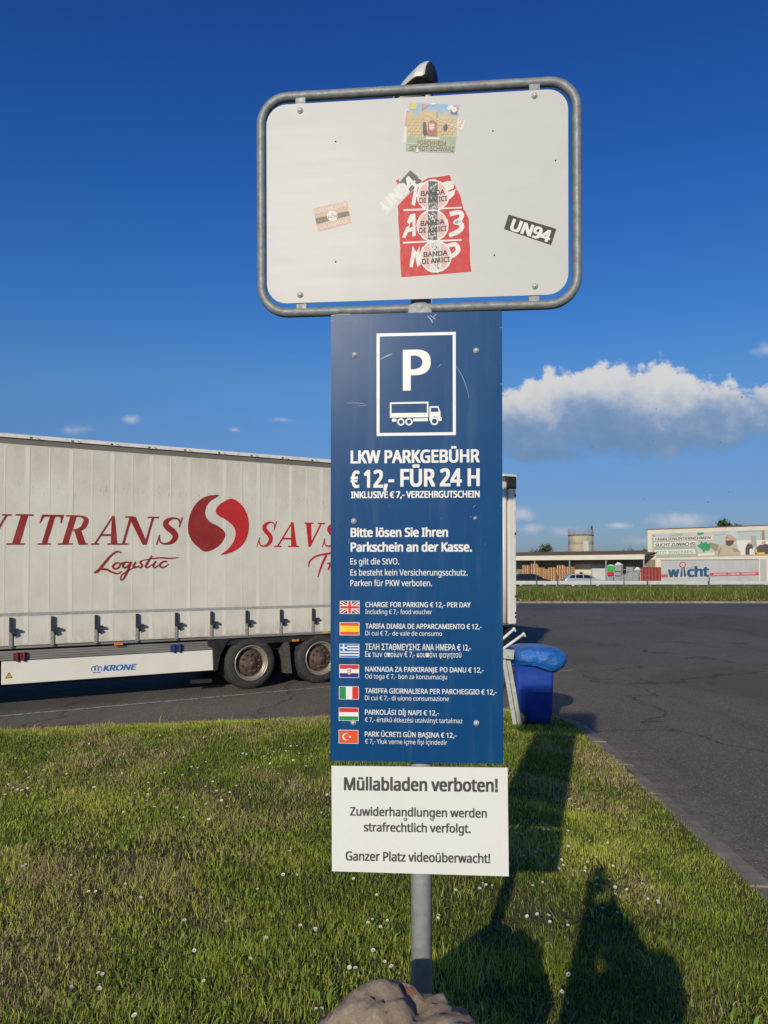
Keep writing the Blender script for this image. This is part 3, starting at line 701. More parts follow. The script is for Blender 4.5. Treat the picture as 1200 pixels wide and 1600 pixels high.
for cx, cy, r_ in ((515, 833, 128), (512, 1080, 128), (537, 1336, 128)):
    s.P(torn([(cx + (r_ + 6) * math.cos(2 * math.pi * k / 22), cy + (r_ + 6) * math.sin(2 * math.pi * k / 22)) for k in range(22)], 3, int(cx + cy), 2), 'white')
    s.D(cx, cy, r_ - 8, 'pale_red').D(cx, cy, r_ - 13, 'white')
    k = r_ - 16
    s.P([(cx - 92, cy - 75), (cx - 46, cy - 102), (cx - 46, cy + 102), (cx - 92, cy + 75), (cx - 111, cy)], 'pale_red').P([(cx + 92, cy - 75), (cx + 111, cy), (cx + 92, cy + 75), (cx + 46, cy + 102), (cx + 46, cy - 102)], 'pale_red')
    s.P(torn([(cx - 40, cy - 118), (cx + 40, cy - 118), (cx + 40, cy + 118), (cx - 40, cy + 118)], 4, int(cy), 8), 'grey' if cy < 900 else 'scratch' if cy > 1300 else 'grey')
    rr = random.Random(int(cy))
    for _ in range(26 if cy < 900 else 60):
        x = cx + rr.uniform(-34, 28); y = cy + rr.uniform(-108, 100); s.P([(x, y), (x + rr.uniform(3, 9), y + rr.uniform(-4, 4)), (x + rr.uniform(2, 8), y + rr.uniform(6, 20)), (x - 2, y + rr.uniform(6, 16))], 'white' if cy < 1300 else ('white', 'grey')[_ % 2])
    s.T('BANDA', cx - 100, cy + 4, cx + 100, cy - 12, 40, 'black', .03).T('DI AMICI', cx - 112, cy + 62, cx + 118, cy + 42, 40, 'black', .03)
s.done('large torn red sticker with three round badges down its middle')
# the two black and white stickers
s = Sticker(q7)
s.P(torn([(60, 915), (328, 624), (432, 715), (130, 1002)], 3, 2, 4), 'scratch').P([(255, 700), (328, 624), (395, 682), (310, 745)], 'grey').P([(240, 720), (320, 640), (425, 712), (230, 900)], 'grey')
s.P(torn([(62, 915), (235, 728), (330, 800), (132, 1000)], 4, 6, 4), 'scratch')
s.T('UN94', 132, 965, 386, 730, 92, 'white', .06); s.done('slanted bleached grey sticker torn at one end')
s = Sticker(q1)
s.P([(905, 557), (1068, 605), (1050, 660), (889, 606)], 'black').T('UN94', 907, 607, 1043, 650, 37, 'white', .06); s.done('crisp black sticker with white letters on the clear side')

# ------------------------------------------------------------------ blue parking sign
SO = Vector((at(651, 838, 2.17).x, 2.17, at(651, 838, 2.17).z)); SA = R(-4.1)
psign = thing('parking_sign', 'tall blue lorry parking fee sign with seven small flags on the post', 'sign', SO, SA)
sl = lambda px, py: on_plane(px, py, SO, SA)
nb = NT('blue_sign_paint'); t = nb.tex(4, 5, .6)
c = nb.mix(nb.rng(t, .3, .7), (.005, .054, .165), (.007, .063, .184))
scx = nb.tex(26, 9, .8, (.5, 1, 1.4)); c = nb.mix(nb.mul(nb.rng(scx, .74, .78), .6), c, (.4, .45, .5))
run = nb.tex(7, 6, .65, (3, 1, .25)); c = nb.mix(nb.mul(nb.rng(run, .52, .75), .16), c, (.16, .22, .28))
nb.col(c); nb.set(nb.rng(nb.tex(3, 4), .3, .7, .27, .33), 0, .10)
nb.b.inputs['Coat Weight'].default_value = .02; nb.b.inputs['Coat Roughness'].default_value = .10
nb.bump(nb.tex(7, 4, .5), .03, .003)
(a0, _), (a1, _) = sl(516.7, 838), sl(785.4, 838); _, z1 = sl(651, 488.8); _, z0 = sl(651, 1190.8)
m = MB(); m.prism([((a0 + a1) / 2 + x, (z0 + z1) / 2 + z) for x, z in rrect(a1 - a0, z1 - z0, .004, 3)], -.0015, .0015); m.build('panel', nb.m, psign, bevel=.0006)
YT = -.0019
def line(m, body, px0, px1, py0, py1, capx, bold, mi=0, loc=sl, shear=0):
    a, b = loc(px0, py0), loc(px1, py1); cap = loc(px0, py0 - capx)[1] - a[1]
    m.text(body, (a[0], a[1], b[0], b[1]), cap, YT, mi, bold, 3, shear)
m = MB()
def slope(py, x0, x1):     # sign lines rise to the right above the horizon and fall below it
    s_ = -(888 - py) * 5.9e-5; return py + s_ * (x0 - 651), py + s_ * (x1 - 651)
for body, x0, x1, py, cp, bo in [
    ('LKW PARKGEBÜHR', 548, 749.5, 722.8, 19, .046), ('€', 548, 562, 760.8, 25, .046), ('12,-', 568.5, 616, 760.8, 26, .046), ('FÜR 24 H', 625.5, 749.5, 759.6, 26, .046),
    ('INKLUSIVE € 7,- VERZEHRGUTSCHEIN', 548.5, 749.5, 777.6, 9.8, .046), ('Bitte lösen Sie Ihren', 548, 700, 838.5, 13.4, .046), ('Parkschein an der Kasse.', 548, 737.5, 861.5, 13.4, .046),
    ('Es gilt die StVO.', 547.6, 623.8, 881.8, 9.4, .012), ('Es besteht kein Versicherungsschutz.', 547.6, 730.5, 899.2, 9.4, .012), ('Parken für PKW verboten.', 547.6, 675, 915.8, 9.4, .012),
    ('CHARGE FOR PARKING € 12,- PER DAY', 571, 735.5, 948.6, 7.6, .022), ('Including € 7,- food voucher', 571, 675, 959.5, 7.0, .004),
    ('TARIFA DIARIA DE APPARCAMIENTO € 12,-', 571, 752.5, 982.4, 7.6, .022), ('Di cui € 7,- de vale de consumo', 571, 690.5, 993.2, 7.0, .004),
    ('ΤΕΛΗ ΣΤΑΘΜΕΥΣΗΣ ΑΝΑ ΗΜΕΡΑ € 12,-', 570.7, 735.7, 1015.8, 7.6, .022), ('Εκ των οποίων € 7,- κουπόνι φαγητού', 570.7, 720.7, 1026.8, 7.0, .004),
    ('NAKNADA ZA PARKIRANJE PO DANU € 12,-', 570.7, 755.7, 1049.8, 7.6, .022), ('Od toga € 7,- bon za konzumaciju', 570.7, 698.5, 1060.8, 7.0, .004),
    ('TARIFFA GIORNALIERA PER PARCHEGGIO € 12,-', 570.3, 775.8, 1083.7, 7.6, .022), ('Di cui € 7,- di uiono consumazione', 570.3, 701.5, 1094.6, 7.0, .004),
    ('PARKOLÁSI DÍJ NAPI € 12,-', 570.3, 685.8, 1117.3, 7.6, .022), ('€ 7,- értékű étkezési utalványt tartalmaz', 570.3, 722.5, 1128.8, 7.0, .004),
    ('PARK ÜCRETI GÜN BAŞINA € 12,-', 570, 713, 1151.7, 7.6, .022), ('€ 7,- Yluk verne içme fişi içindedir', 570.5, 698.7, 1162.8, 7.0, .004)]:
    y0, y1 = slope(py, x0, x1); line(m, body, x0, x1, y0, y1, cp, bo)
m.build('lettering', white_vinyl, psign)
m = MB()
(x0, za), (x1, zb) = sl(588.5, 681.5), sl(712, 518.8); st = .0085
m.rect(x0, x1, za, za + st, YT); m.rect(x0, x1, zb - st, zb, YT); m.rect(x0, x0 + st, za + st, zb - st, YT); m.rect(x1 - st, x1, za + st, zb - st, YT)
py = slope(609, 629.5, 673)
line(m, 'P', 629.5, 673, py[0], py[1], 61, .03)
m.build('parking_symbol', white_vinyl, psign)
m = MB(); z2 = lambda x, y: sl(500 + x / 4, 480 + y / 4 - .25)
def P2(pts, mi=0, dy=0): m.flat([z2(*p) for p in reversed(pts)], YT - dy, mi)
P2([(437, 597), (678, 592), (678, 603), (437, 607)]); P2([(437, 607), (447, 607), (447, 664), (437, 664)]); P2([(668, 603), (678, 603), (678, 662), (668, 662)]); P2([(437, 664), (678, 661), (678, 690), (437, 692)])
P2([(450, 698), (478, 698), (478, 717), (450, 717)]); P2([(582, 697), (674, 695), (674, 714), (582, 715)])
P2([(684, 624), (690, 621), (740, 620), (752, 655), (744, 657), (735, 630), (694, 631), (692, 657), (684, 657)]); P2([(684, 657), (752, 655), (754, 688), (761, 690), (760, 712), (742, 712), (735, 695), (715, 684), (697, 693), (690, 712), (684, 712)])
for cx, cy, r_ in ((506, 719, 23), (556, 718, 23), (715, 714, 25)):
    n_ = 24; vs = []
    for k in range(n_):
        a = 2 * math.pi * k / n_
        for q_ in (r_, r_ - 9.5): x, z = z2(cx + q_ * math.cos(a), cy + q_ * math.sin(a)); vs.append((x, YT, z))
    m.add(vs, [(2 * k, 2 * k + 1, 2 * ((k + 1) % n_) + 1, 2 * ((k + 1) % n_)) for k in range(n_)])
m.build('truck_pictogram', white_vinyl, psign)
fc = {k: flatcol('flag_' + k, v, .4) for k, v in dict(white=(.74, .74, .72), red=(.62, .03, .025), navy=(.02, .035, .16), yellow=(.75, .56, .03), blue=(.02, .13, .42), green=(.02, .25, .08), orange=(.66, .09, .03)).items()}
FK = {k: i for i, k in enumerate(fc)}; FM = list(fc.values())
def flag(px0, py0, px1, py1, label, paint):
    m = MB(); (x0, zt), (x1, zb) = sl(px0, py0), sl(px1, py1); lay = [YT]
    def rc(u0, u1, v0, v1, col): m.rect(x0 + (x1 - x0) * u0, x0 + (x1 - x0) * u1, zt + (zb - zt) * v1, zt + (zb - zt) * v0, lay[0], FK[col]); lay[0] -= .00004
    def pg(pts, col): m.flat([(x0 + (x1 - x0) * u, zt + (zb - zt) * v) for u, v in pts], lay[0], FK[col]); lay[0] -= .00004
    rc(-.025, 1.025, -.035, 1.035, 'white'); rc(0, 1, 0, 1, 'white'); paint(rc, pg); tag(m.build('flag', FM, psign), label)
def uk(rc, pg):
    rc(0, 1, 0, 1, 'navy')
    for a in (((0, 1), (0, .82), (.88, 0), (1, 0), (1, .18), (.12, 1)), ((0, 0), (.12, 0), (1, .82), (1, 1), (.88, 1), (0, .18))): pg([a[i] for i in range(6)][::1], 'white')
    for a in (((0, 1), (0, .93), (.93, 0), (1, 0), (1, .07), (.07, 1)), ((0, 0), (.07, 0), (1, .93), (1, 1), (.93, 1), (0, .07))): pg(a, 'red')
    rc(.38, .62, 0, 1, 'white'); rc(0, 1, .33, .67, 'white'); rc(.43, .57, 0, 1, 'red'); rc(0, 1, .4, .6, 'red')
def es(rc, pg): rc(0, 1, 0, .25, 'orange'); rc(0, 1, .25, .75, 'yellow'); rc(0, 1, .75, 1, 'orange')
def gr(rc, pg):
    for k in range(0, 9, 2): rc(0, 1, k / 9, (k + 1) / 9, 'blue')
    rc(0, .38, 0, 5 / 9, 'blue'); rc(0, .38, 2 / 9, 3 / 9, 'white'); rc(.15, .23, 0, 5 / 9, 'white')
def hr(rc, pg):
    rc(0, 1, 0, .33, 'red'); rc(0, 1, .67, 1, 'navy'); pg([(.38, .25), (.38, .65), (.5, .8), (.62, .65), (.62, .25)], 'white')
    for i in range(5):
        for j in range(5):
            if (i + j) % 2 == 0: rc(.39 + i * .044, .39 + (i + 1) * .044, .28 + j * .085, .28 + (j + 1) * .085, 'red')
    for k in range(5): rc(.385 + k * .047, .42 + k * .047, .17, .25, ('blue', 'navy', 'blue', 'navy', 'blue')[k])
def it(rc, pg): rc(0, .34, 0, 1, 'green'); rc(.68, 1, 0, 1, 'red')
def hu(rc, pg): rc(0, 1, 0, .33, 'red'); rc(0, 1, .67, 1, 'green')
def tr(rc, pg):
    rc(0, 1, 0, 1, 'orange'); asp = 1.5
    pg([(.36 + .19 * math.cos(a), .5 + .285 * math.sin(a)) for a in np.linspace(0, 2 * math.pi, 25)[:-1]], 'white'); pg([(.41 + .155 * math.cos(a), .5 + .232 * math.sin(a)) for a in np.linspace(0, 2 * math.pi, 25)[:-1]], 'orange')
    pg([(.58 + (.085 if k % 2 == 0 else .034) * math.cos(math.pi + math.pi * k / 5), .5 + (.128 if k % 2 == 0 else .05) * math.sin(math.pi + math.pi * k / 5)) for k in range(10)], 'white')
for a, lb, fn in (((531.8, 939.3, 561.2, 958.5), 'flag with crossed red, white and blue stripes', uk), ((531.6, 972.8, 561, 992), 'flag with one broad yellow stripe between red ones', es), ((531.4, 1006.5, 560.8, 1026.5), 'flag with blue and white stripes and a cross', gr), ((531, 1038.6, 560.4, 1058.2), 'red, white and blue flag with a checked shield', hr),
                  ((530.6, 1072.8, 560, 1092.2), 'flag with upright green, white and red stripes', it), ((530.2, 1106, 559.6, 1125.6), 'flag with level red, white and green stripes', hu), ((530, 1140.8, 559.3, 1161), 'red flag with a white crescent and star', tr)): flag(*a, lb, fn)
for px, py, r_ in ((554.5, 555, .0055), (744, 548.3, .0055), (553, 814.5, .0055), (742.5, 810, .0035), (552.3, 1128.5, .0055), (744.3, 1129.5, .0055)):
    x, z = sl(px, py); bolt_mb(x, z, -.0017, r_).build('bolt', steel, psign)

m = MB()
for pts, w in ((((712, 571), (722, 588), (729, 606), (733, 623)), .9), (((595, 561), (604, 557), (613, 553)), 2.2), (((668, 494), (673, 499), (676, 505)), 2.4), (((672, 493), (680, 499)), 2.0), (((676, 497), (682, 491)), 1.6), (((541, 630), (556, 630), (570, 631)), .8), (((560, 635), (573, 633)), .8), (((684, 575), (689, 569)), .7), (((739, 793), (743, 789)), .7), (((545, 850), (545.5, 842)), .6), (((517, 494), (530, 492), (548, 491.5)), 1.4)):
    m.ribbon([sl(*p) for p in pts], [w * .0012, w * .0018, w * .0014, w * .0006][:len(pts)], YT - .0003, 0)
rr = random.Random(8)
for _ in range(24): 
    px, py = rr.choice(((rr.uniform(519, 784), rr.uniform(492, 1185)), (rr.uniform(519, 560), rr.uniform(490, 505)), (rr.uniform(781.5, 784.5), rr.uniform(490, 800)))); x, z = sl(px, py); m.flat(disc(x, z, rr.uniform(.0005, .0014), 6), YT - .0003)
m.build('scuff', flatcol('scuff_pale', (.26, .33, .41)), psign)

# ------------------------------------------------------------------ white notice
NO = Vector((at(656.5, 1281, 2.168).x, 2.168, at(656.5, 1281, 2.168).z)); NA = R(-5.2)
notice = thing('notice_sign', 'white no dumping notice with dark grey lettering under the blue sign', 'sign', NO, NA)
nl = lambda px, py: on_plane(px, py, NO, NA)
wp = M('white_sign_plastic', (.69, .69, .665), .38, 0, .03, 5, dirt=(.56, .55, .50), dirt_amt=.25, dirt_scale=5)
a0 = nl(518, 1196.5); a1 = nl(793, 1199.5); b1 = nl(795, 1369); b0 = nl(518.8, 1361)
m = MB(); m.prism([b0, b1, a1, a0], -.0015, .0035); m.build('panel', wp, notice, bevel=.0006)
dk = M('dark_grey_vinyl', (.055, .055, .057), .5, 0, .05, 20); m = MB()
for body, x0, x1, y0, y1, cp, bo in (('Müllabladen verboten!', 537.5, 778, 1234, 1236.6, 19.2, .046), ('Zuwiderhandlungen werden', 547, 760.8, 1273.8, 1277.2, 13, .038), ('strafrechtlich verfolgt.', 568.5, 735.5, 1298.4, 1301, 13, .038), ('Ganzer Platz videoüberwacht!', 540, 766, 1343.8, 1348.2, 13.8, .038)):
    line(m, body, x0, x1, y0, y1, cp, bo, 0, nl)
m.build('lettering', dk, notice)
for px in (633.5, 675.5):
    x, z = nl(px, 1279.5); bolt_mb(x, z, -.0017, .0035).build('screw', galv, notice)

# ------------------------------------------------------------------ boulder
def boulder():
    import bmesh
    bm = bmesh.new(); bmesh.ops.create_icosphere(bm, subdivisions=6, radius=1)
    for v in bm.verts:
        p = v.co.copy()
        f = 1 + .34 * mnoise.noise(p * 1.1 + Vector((3.1, 1.2, 0))) + .13 * mnoise.noise(p * 2.6 + Vector((0, 7, 2)))
        c_ = mnoise.cell(p * 2.0 + Vector((4, 4, 4)))
        rid = 1 - abs(mnoise.noise(p * 2.2 + Vector((9, 2, 1)))) * 2
        f += -.07 * max(0, rid - .72) / .28 + -.03 * max(0, 1 - abs(mnoise.noise(p * 5 + Vector((1, 5, 3)))) * 9) + .05 * mnoise.fractal(p * 6, .9, 2.1, 5) + .018 * mnoise.fractal(p * 26, .9, 2.1, 4)
        v.co = p * f
    me = bpy.data.meshes.new('boulder'); bm.to_mesh(me); bm.free()
    me.polygons.foreach_set('use_smooth', [True] * len(me.polygons))
    n = NT('granite'); t = n.tex(3, 8, .7); c = n.mix(n.rng(t, .35, .65), (.22, .155, .105), (.42, .33, .25))
    c = n.mix(n.mul(n.rng(n.tex(9, 7, .75), .52, .66), .75), c, (.50, .43, .35)); c = n.mix(n.mul(n.rng(n.tex(6.3, 6, .7), .60, .68), .8), c, (.28, .095, .05))
    c = n.mix(n.rng(n.tex(34, 6, .75), .36, .55, .35, 0), c, (.16, .115, .08)); c = n.mix(n.mul(n.rng(n.tex(4.2, 7, .72), .62, .72), .55), c, (.56, .52, .45))
    n.col(c); n.set(.88, 0, .3); n.bump(n.mul(n.tex(22, 12, .8), n.mul(n.tex(90, 6, .8), .4), 'ADD'), .6, .018); me.materials.append(n.m)
    o = bpy.data.objects.new('boulder', me); C.objects.link(o)
    return o
rock = boulder(); rock.scale = (.40, .27, .37); rock.rotation_euler = (.1, .05, .5); rock.location = (-.035, 1.74, .655)
tag(rock, 'big rough brown and rust granite boulder in front of the sign post', 'boulder')

# ------------------------------------------------------------------ lorry trailer beside the lawn
TO = Vector((-2.23, 13.06, 0)); TA = math.atan2(.516, .857)
tl = lambda px, py: on_plane(px, py, TO, TA)
tarp = NT('white_tarpaulin')
t = tarp.tex(1.1, 7, .65, (1.0, 1, .9)); c = tarp.mix(tarp.rng(t, .35, .68), (.58, .55, .47), (.70, .675, .60))
sp_ = tarp.N.new('ShaderNodeSeparateXYZ'); tcn = tarp.N.new('ShaderNodeTexCoord'); tarp.L.new(tcn.outputs['Object'], sp_.inputs[0])
wob = tarp.mul(tarp.tex(1.6, 4), .18); zz = tarp.mul(sp_.outputs[2], wob, 'ADD')
gr_ = tarp.tex(3, 8, .75, (2.0, 1, .8))
top = tarp.mul(tarp.rng(zz, 3.3, 4.0), tarp.rng(gr_, .35, .7)); c = tarp.mix(tarp.mul(top, .6), c, (.36, .32, .25))
def band(z, w): return tarp.mul(tarp.rng(zz, z - w, z), tarp.rng(zz, z, z + w, 1, 0))
crk = tarp.rng(tarp.tex(9, 7, .8, (3, 1, .8)), .54, .66)
c = tarp.mix(tarp.mul(tarp.mul(band(3.33, .16), crk), .85), c, (.26, .235, .19)); c = tarp.mix(tarp.mul(tarp.mul(band(2.66, .05), crk), .5), c, (.33, .30, .25)); c = tarp.mix(tarp.mul(tarp.mul(band(1.35, .25), crk), .3), c, (.36, .32, .26))
c = tarp.mix(tarp.mul(tarp.rng(zz, 1.25, 1.0), tarp.mul(tarp.rng(gr_, .38, .66), .8)), c, (.36, .30, .21))
tarp.col(c); tarp.set(.48, 0, .4)
hb = tarp.mul(tarp.mul(tarp.tex(2.2, 6, .6, (1.5, 1, .9)), 1.0), tarp.mul(tarp.tex(7, 5, .6, (1.2, 1, 2.0)), .25), 'ADD'); tarp.bump(hb, .13, .03)
weld = M('tarpaulin_weld', (.69, .665, .595), .48, 0, .05, 4, (2, 1, .4), dirt=(.50, .46, .39), dirt_amt=.35)
railw = M('roof_rail_white', (.74, .72, .67), .5, 0, .1, 3, dirt=(.32, .28, .22), dirt_amt=.5, dirt_scale=6)
railg = M('rail_grey', (.21, .20, .18), .55, .2, .1, 4, dirt=(.22, .2, .18), dirt_amt=.4)
panelw = M('side_guard_white', (.76, .73, .66), .4, 0, .05, 2, dirt=(.48, .43, .35), dirt_amt=.35, dirt_scale=2)
alu = M('plank_aluminium', (.36, .34, .31), .5, .6, .2, 3, (.3, 1, 1)); rust = M('rusty_rim', (.085, .056, .04), .75, .2, .4, 14, dirt=(.20, .165, .13), dirt_amt=.6, dirt_scale=11)
rimm = M('pale_rim_edge', (.46, .41, .33), .4, .6, .2, 8, dirt=(.2, .14, .09), dirt_amt=.6, dirt_scale=8)
dred = M('dark_red_print', (.27, .020, .018), .5, 0, .12, 3, dirt=(.36, .10, .08), dirt_amt=.25); bred = M('bright_red_print', (.50, .024, .022), .5, 0, .1, 3)
orange = M('orange_lens', (.75, .20, .02), .3); klogo = M('blue_print', (.02, .14, .36), .5); redp = M('red_clip', (.13, .018, .022), .5); bluep = M('blue_clip', (.02, .04, .14), .5)
XF, XR = -7.75, 5.78
def trailer():
    T = thing('curtain_trailer', 'long white curtain sided lorry trailer with dark red lettering beside the lawn', 'trailer', TO, TA)
    m = MB(); NX, NZ = 260, 26; rr = random.Random(4)     # near curtain, slack between the straps
    def cy(x, z):
        k = (x + 100) / .60 * 2 * math.pi
        s_ = .0006 * math.cos(k) * math.sin(math.pi * min(1, max(0, (z - .93) / 2.9))) ** .5
        return s_ + .002 * (fbm(np.array([x * 1.7 + 9]), np.array([z * .8]))[0] - .5) + .004 * math.exp(-((z - 3.3) / .14) ** 2) * (vnoise(np.array([x * 6]), np.array([z * 3]))[0] - .5)
    vs = [(XF + .12 + (XR - .42 - XF - .12) * i / NX, 0, .93 + 2.93 * j / NZ) for j in range(NZ + 1) for i in range(NX + 1)]
    vs = [(x, cy(x, z), z) for x, y, z in vs]
    m.add(vs, [(j * (NX + 1) + i, j * (NX + 1) + i + 1, (j + 1) * (NX + 1) + i + 1, (j + 1) * (NX + 1) + i) for j in range(NZ) for i in range(NX)], 0, True)
    m.bb(XF + .12, XR - .42, .03, .045, .93, 3.86, 0); m.build('curtain', tarp.m, T)
    m = MB(); m.bb(XF + .12, XR - .1, 2.53, 2.55, .93, 3.86); m.build('far_curtain', tarp.m, T)
    m = MB()
    for x in np.arange(XF + .35, XR - .45, .30):
        w = .032 if round((x - XF - .35) / .30) % 2 else .010
        m.bb(x - w, x + w, -.0030, -.0024, .95, 3.84)
    m.build('curtain_weld', weld, T)
    m = MB(); [m.bb(x, min(x + .117, XR - .42), -.0046, -.0036, 1.36, 1.405) for x in np.arange(XF + .12, XR - .43, .12)]; b_ = m.build('reflective_band', M('grey_reflective_tape', (.33, .34, .33), .5, 0, .2, 25), T)
    # roof edge
    m = MB(); m.prism([(0, 0), (1, 0), (1, 1), (0, 1)], 0, 1); m = MB()
    m.add([(XF, -.012, 3.97), (XR, -.012, 3.97), (XR, .02, 3.84), (XF, .02, 3.84)], [(3, 2, 1, 0)]); m.build('curtain_track', railg, T)
    m = MB(); m.bb(XF, XR, -.03, .10, 3.95, 4.005); m.bb(XF, XR, 2.45, 2.57, 3.90, 4.0)
    for x in np.arange(XF + .3, XR - .2, .57): m.box((x, -.033, 3.968), (.035, .006, .022), 1); m.box((x + .10, -.033, 3.962), (.06, .004, .008), 1, rot=Matrix.Rotation(.5, 3, 'Y'))
    m.build('roof_rail', [railw, rust], T)
    m = MB(); m.bb(XF, XR, .101, 2.449, 3.95, 3.985); m.build('roof', railw, T)
    m = MB(); m.bb(XF, XF + .1, .0, 2.55, .93, 3.93); m.build('front_wall', panelw, T)
    # rear frame: folded curtain end, white post, rusty fittings, doors
    m = MB(); m.bb(XR - .17, XR, -.035, .09, .90, 3.93); pst = m.build('rear_post', panelw, T, bevel=.012)
    m = MB(); m.bb(XR - .05, XR + .006, -.038, -.02, .92, 3.7); 
    m.build('post_trim', railw, pst)
    m = MB()
    for z in (1.02, 1.1, 1.45, 2.75, 3.55): m.bb(XR - .03, XR + .015, -.045, .02, z, z + .045)
    m.build('hinge', rust, pst)
    m = MB(); m.tube([(XR - .285, .02, .92), (XR - .285, .02, 3.84)], .075, 14); m.tube([(XR - .37, .03, .92), (XR - .37, .03, 3.84)], .05, 12); m.build('curtain_roller', tarp.m, T)
    m = MB(); m.bb(XR - .24, XR + .02, -.05, .12, 3.70, 3.955); m.build('corner_cap', chassis_black, T, bevel=.015)
    m = MB(); m.bb(XR - .33, XR + .025, -.055, .13, 3.956, 4.005); m.build('corner_rail', railw, T, bevel=.01)
    for y0 in (.1, 1.28):
        m = MB(); m.bb(XR - .02, XR + .03, y0, y0 + 1.16, 1.0, 3.9); d_ = m.build('rear_door', panelw, T)
        for dy in (.3, .86): m = MB(); m.tube([(XR + .05, y0 + dy, .95), (XR + .05, y0 + dy, 3.9)], .014, 8); m.build('lock_rod', galv, d_)
    # floor edge and chassis
    m = MB(); m.bb(XF, XR - .02, .03, .12, .885, .932); m.bb(-.75, XR - .02, -.005, .03, .885, .93); m.build('floor_rail', alu, T)
    m = MB(); m.bb(XF, XR, .12, 2.43, .86, .93); m.bb(XF + .1, XR - .1, .30, .42, .62, .86); m.bb(XF + .1, XR - .1, 2.13, 2.25, .62, .86)
    for x in np.arange(XF + .5, XR, 1.0): m.bb(x, x + .08, .3, 2.25, .7, .8)
    m.bb(-.75, 3.4, .05, .16, .77, .885); m.bb(XR - .12, XR, .1, 2.45, .42, .55); m.bb(XR - .06, XR, .12, .8, .58, .82); m.bb(XR - .3, XR - .2, .6, .7, .5, .8); m.bb(XR - .3, XR - .2, 1.85, 1.95, .5, .8); m.build('chassis', chassis_black, T)
    m = MB(); m.bb(XR + .001, XR + .02, .2, .7, .65, .75); m.build('tail_light', M('red_lens', (.3, .01, .01), .3), T)
    # stack of aluminium boards and the white side guard
    ex = tl(336, 1020)[0]
    m = MB()
    for k in range(4): m.bb(XF + 1.6, ex - .02, .10, .13 + .02 * (k % 2), .708 + .036 * k, .740 + .036 * k)
    m.build('aluminium_board', alu, T, bevel=.004)
    for px, mt in ((33, redp), (278, bluep)):
        x = tl(px, 1015)[0]; m = MB(); m.bb(x - .10, x + .09, .055, .099, .70, .82); m.bb(x - .06, x - .03, .03, .055, .69, .83); m.bb(x + .03, x + .06, .03, .055, .69, .83); m.build('board_clip', mt, T, bevel=.008)
    x0 = tl(3, 1040)[0]; m = MB(); m.bb(x0, ex, .07, .10, .365, .70); sg = m.build('side_guard', panelw, T, bevel=.008)
    m = MB(); m.bb(XF + 1.6, x0 - .03, .07, .10, .365, .70); m.build('side_guard', panelw, T, bevel=.008)
    Y = .0685; m = MB(); a = tl(161, 1047.5); b = tl(211, 1044)
    gl = lambda px, py: on_plane(px, py, TO + Vector((-math.sin(TA), math.cos(TA), 0)) * Y, TA)
    a = gl(161, 1048.6); b = gl(211.5, 1046.2); m.text('KRONE', (a[0], a[1], b[0], b[1]), .085, Y, 0, .05, 3, .25)
    for i, (dx, h) in enumerate(((0, .07), (.055, .085), (.11, .07))):
        x, z = gl(146 + i * 5, 1048.5); m.ribbon([(x - .02, z), (x - .03, z + h * .5), (x, z + h), (x + .03, z + h * .5), (x + .02, z)], [.014] * 5, Y - .0002 * i, 0)
    x, z = gl(151, 1049.5); m.rect(x - .06, x + .06, z - .018, z - .004, Y); m.build('guard_lettering', klogo, sg)
    m = MB(); x, z = gl(14, 1055.5); m.flat([(x - .05, z - .04), (x + .05, z - .04), (x, z + .05)], Y, 0); m.flat([(x - .034, z - .03), (x + .034, z - .03), (x, z + .033)], Y - .0004, 1); m.rect(x - .004, x + .004, z - .015, z + .012, Y - .0008, 0); m.build('warning_sticker', [flatcol('sticker_dark', (.05, .04, .02)), flatcol('sticker_amber', (.75, .45, .03))], sg)
    m = MB(); m.bb(ex - .006, ex + .03, .06, .2, .35, .85); m.bb(XF + 2, ex, .3, .36, .3, .62); m.build('guard_bracket', chassis_black, T)
    for px, py in ((186, 1006.5), (463, 1000.8)):
        x, z = tl(px, py); m = MB(); m.bb(x - .065, x + .065, .02, .05, z - .018, z + .018); m.build('marker_light', orange, T, bevel=.006)
    x, z = tl(508, 985); m = MB(); m.bb(x - .05, x + .05, -.012, -.003, .892, .925); m.build('reflector', flatcol('amber_reflector', (.7, .35, .03)), T)
    # wheels
    def wheel(xc, y0, sgn):
        w = thing('wheel', None, None, (xc, y0, .447)); w.parent = T; w.scale = (1.055, 1, 1.055)
        r = .425
        m = MB(); m.lathe([(.262, .03 * sgn), (.285, .005 * sgn), (.33, -.006 * sgn), (.385, .006 * sgn), (.408, .03 * sgn), (.42, .055 * sgn)] + [p for i in range(6) for p in ((r, (.065 + i * .05) * sgn), (r, (.098 + i * .05) * sgn), (r - .012, (.101 + i * .05) * sgn), (r - .012, (.112 + i * .05) * sgn))] + [(.42, .365 * sgn), (.385, .395 * sgn), (.30, .395 * sgn)], axis='y', seg=56, caps=False); 
        if sgn < 0: m.f = [f[::-1] for f in m.f]
        m.build('tyre', rubber, w)
        m = MB(); m.lathe([(.285, .0 * sgn), (.288, -.008 * sgn), (.272, -.010 * sgn), (.262, .004 * sgn), (.258, .05 * sgn), (.243, .058 * sgn), (.236, .05 * sgn), (.228, .07 * sgn), (.222, .15 * sgn)], axis='y', seg=44, caps=False); m.build('rim', rimm, w)
        m = MB(); m.lathe([(.224, .12 * sgn), (.20, .085 * sgn), (.178, .075 * sgn), (.168, .06 * sgn), (.125, .055 * sgn), (.112, .05 * sgn), (.105, .03 * sgn), (.075, .0 * sgn), (.062, -.012 * sgn), (.055, -.02 * sgn), (0, -.022 * sgn)], axis='y', seg=40, caps=False)
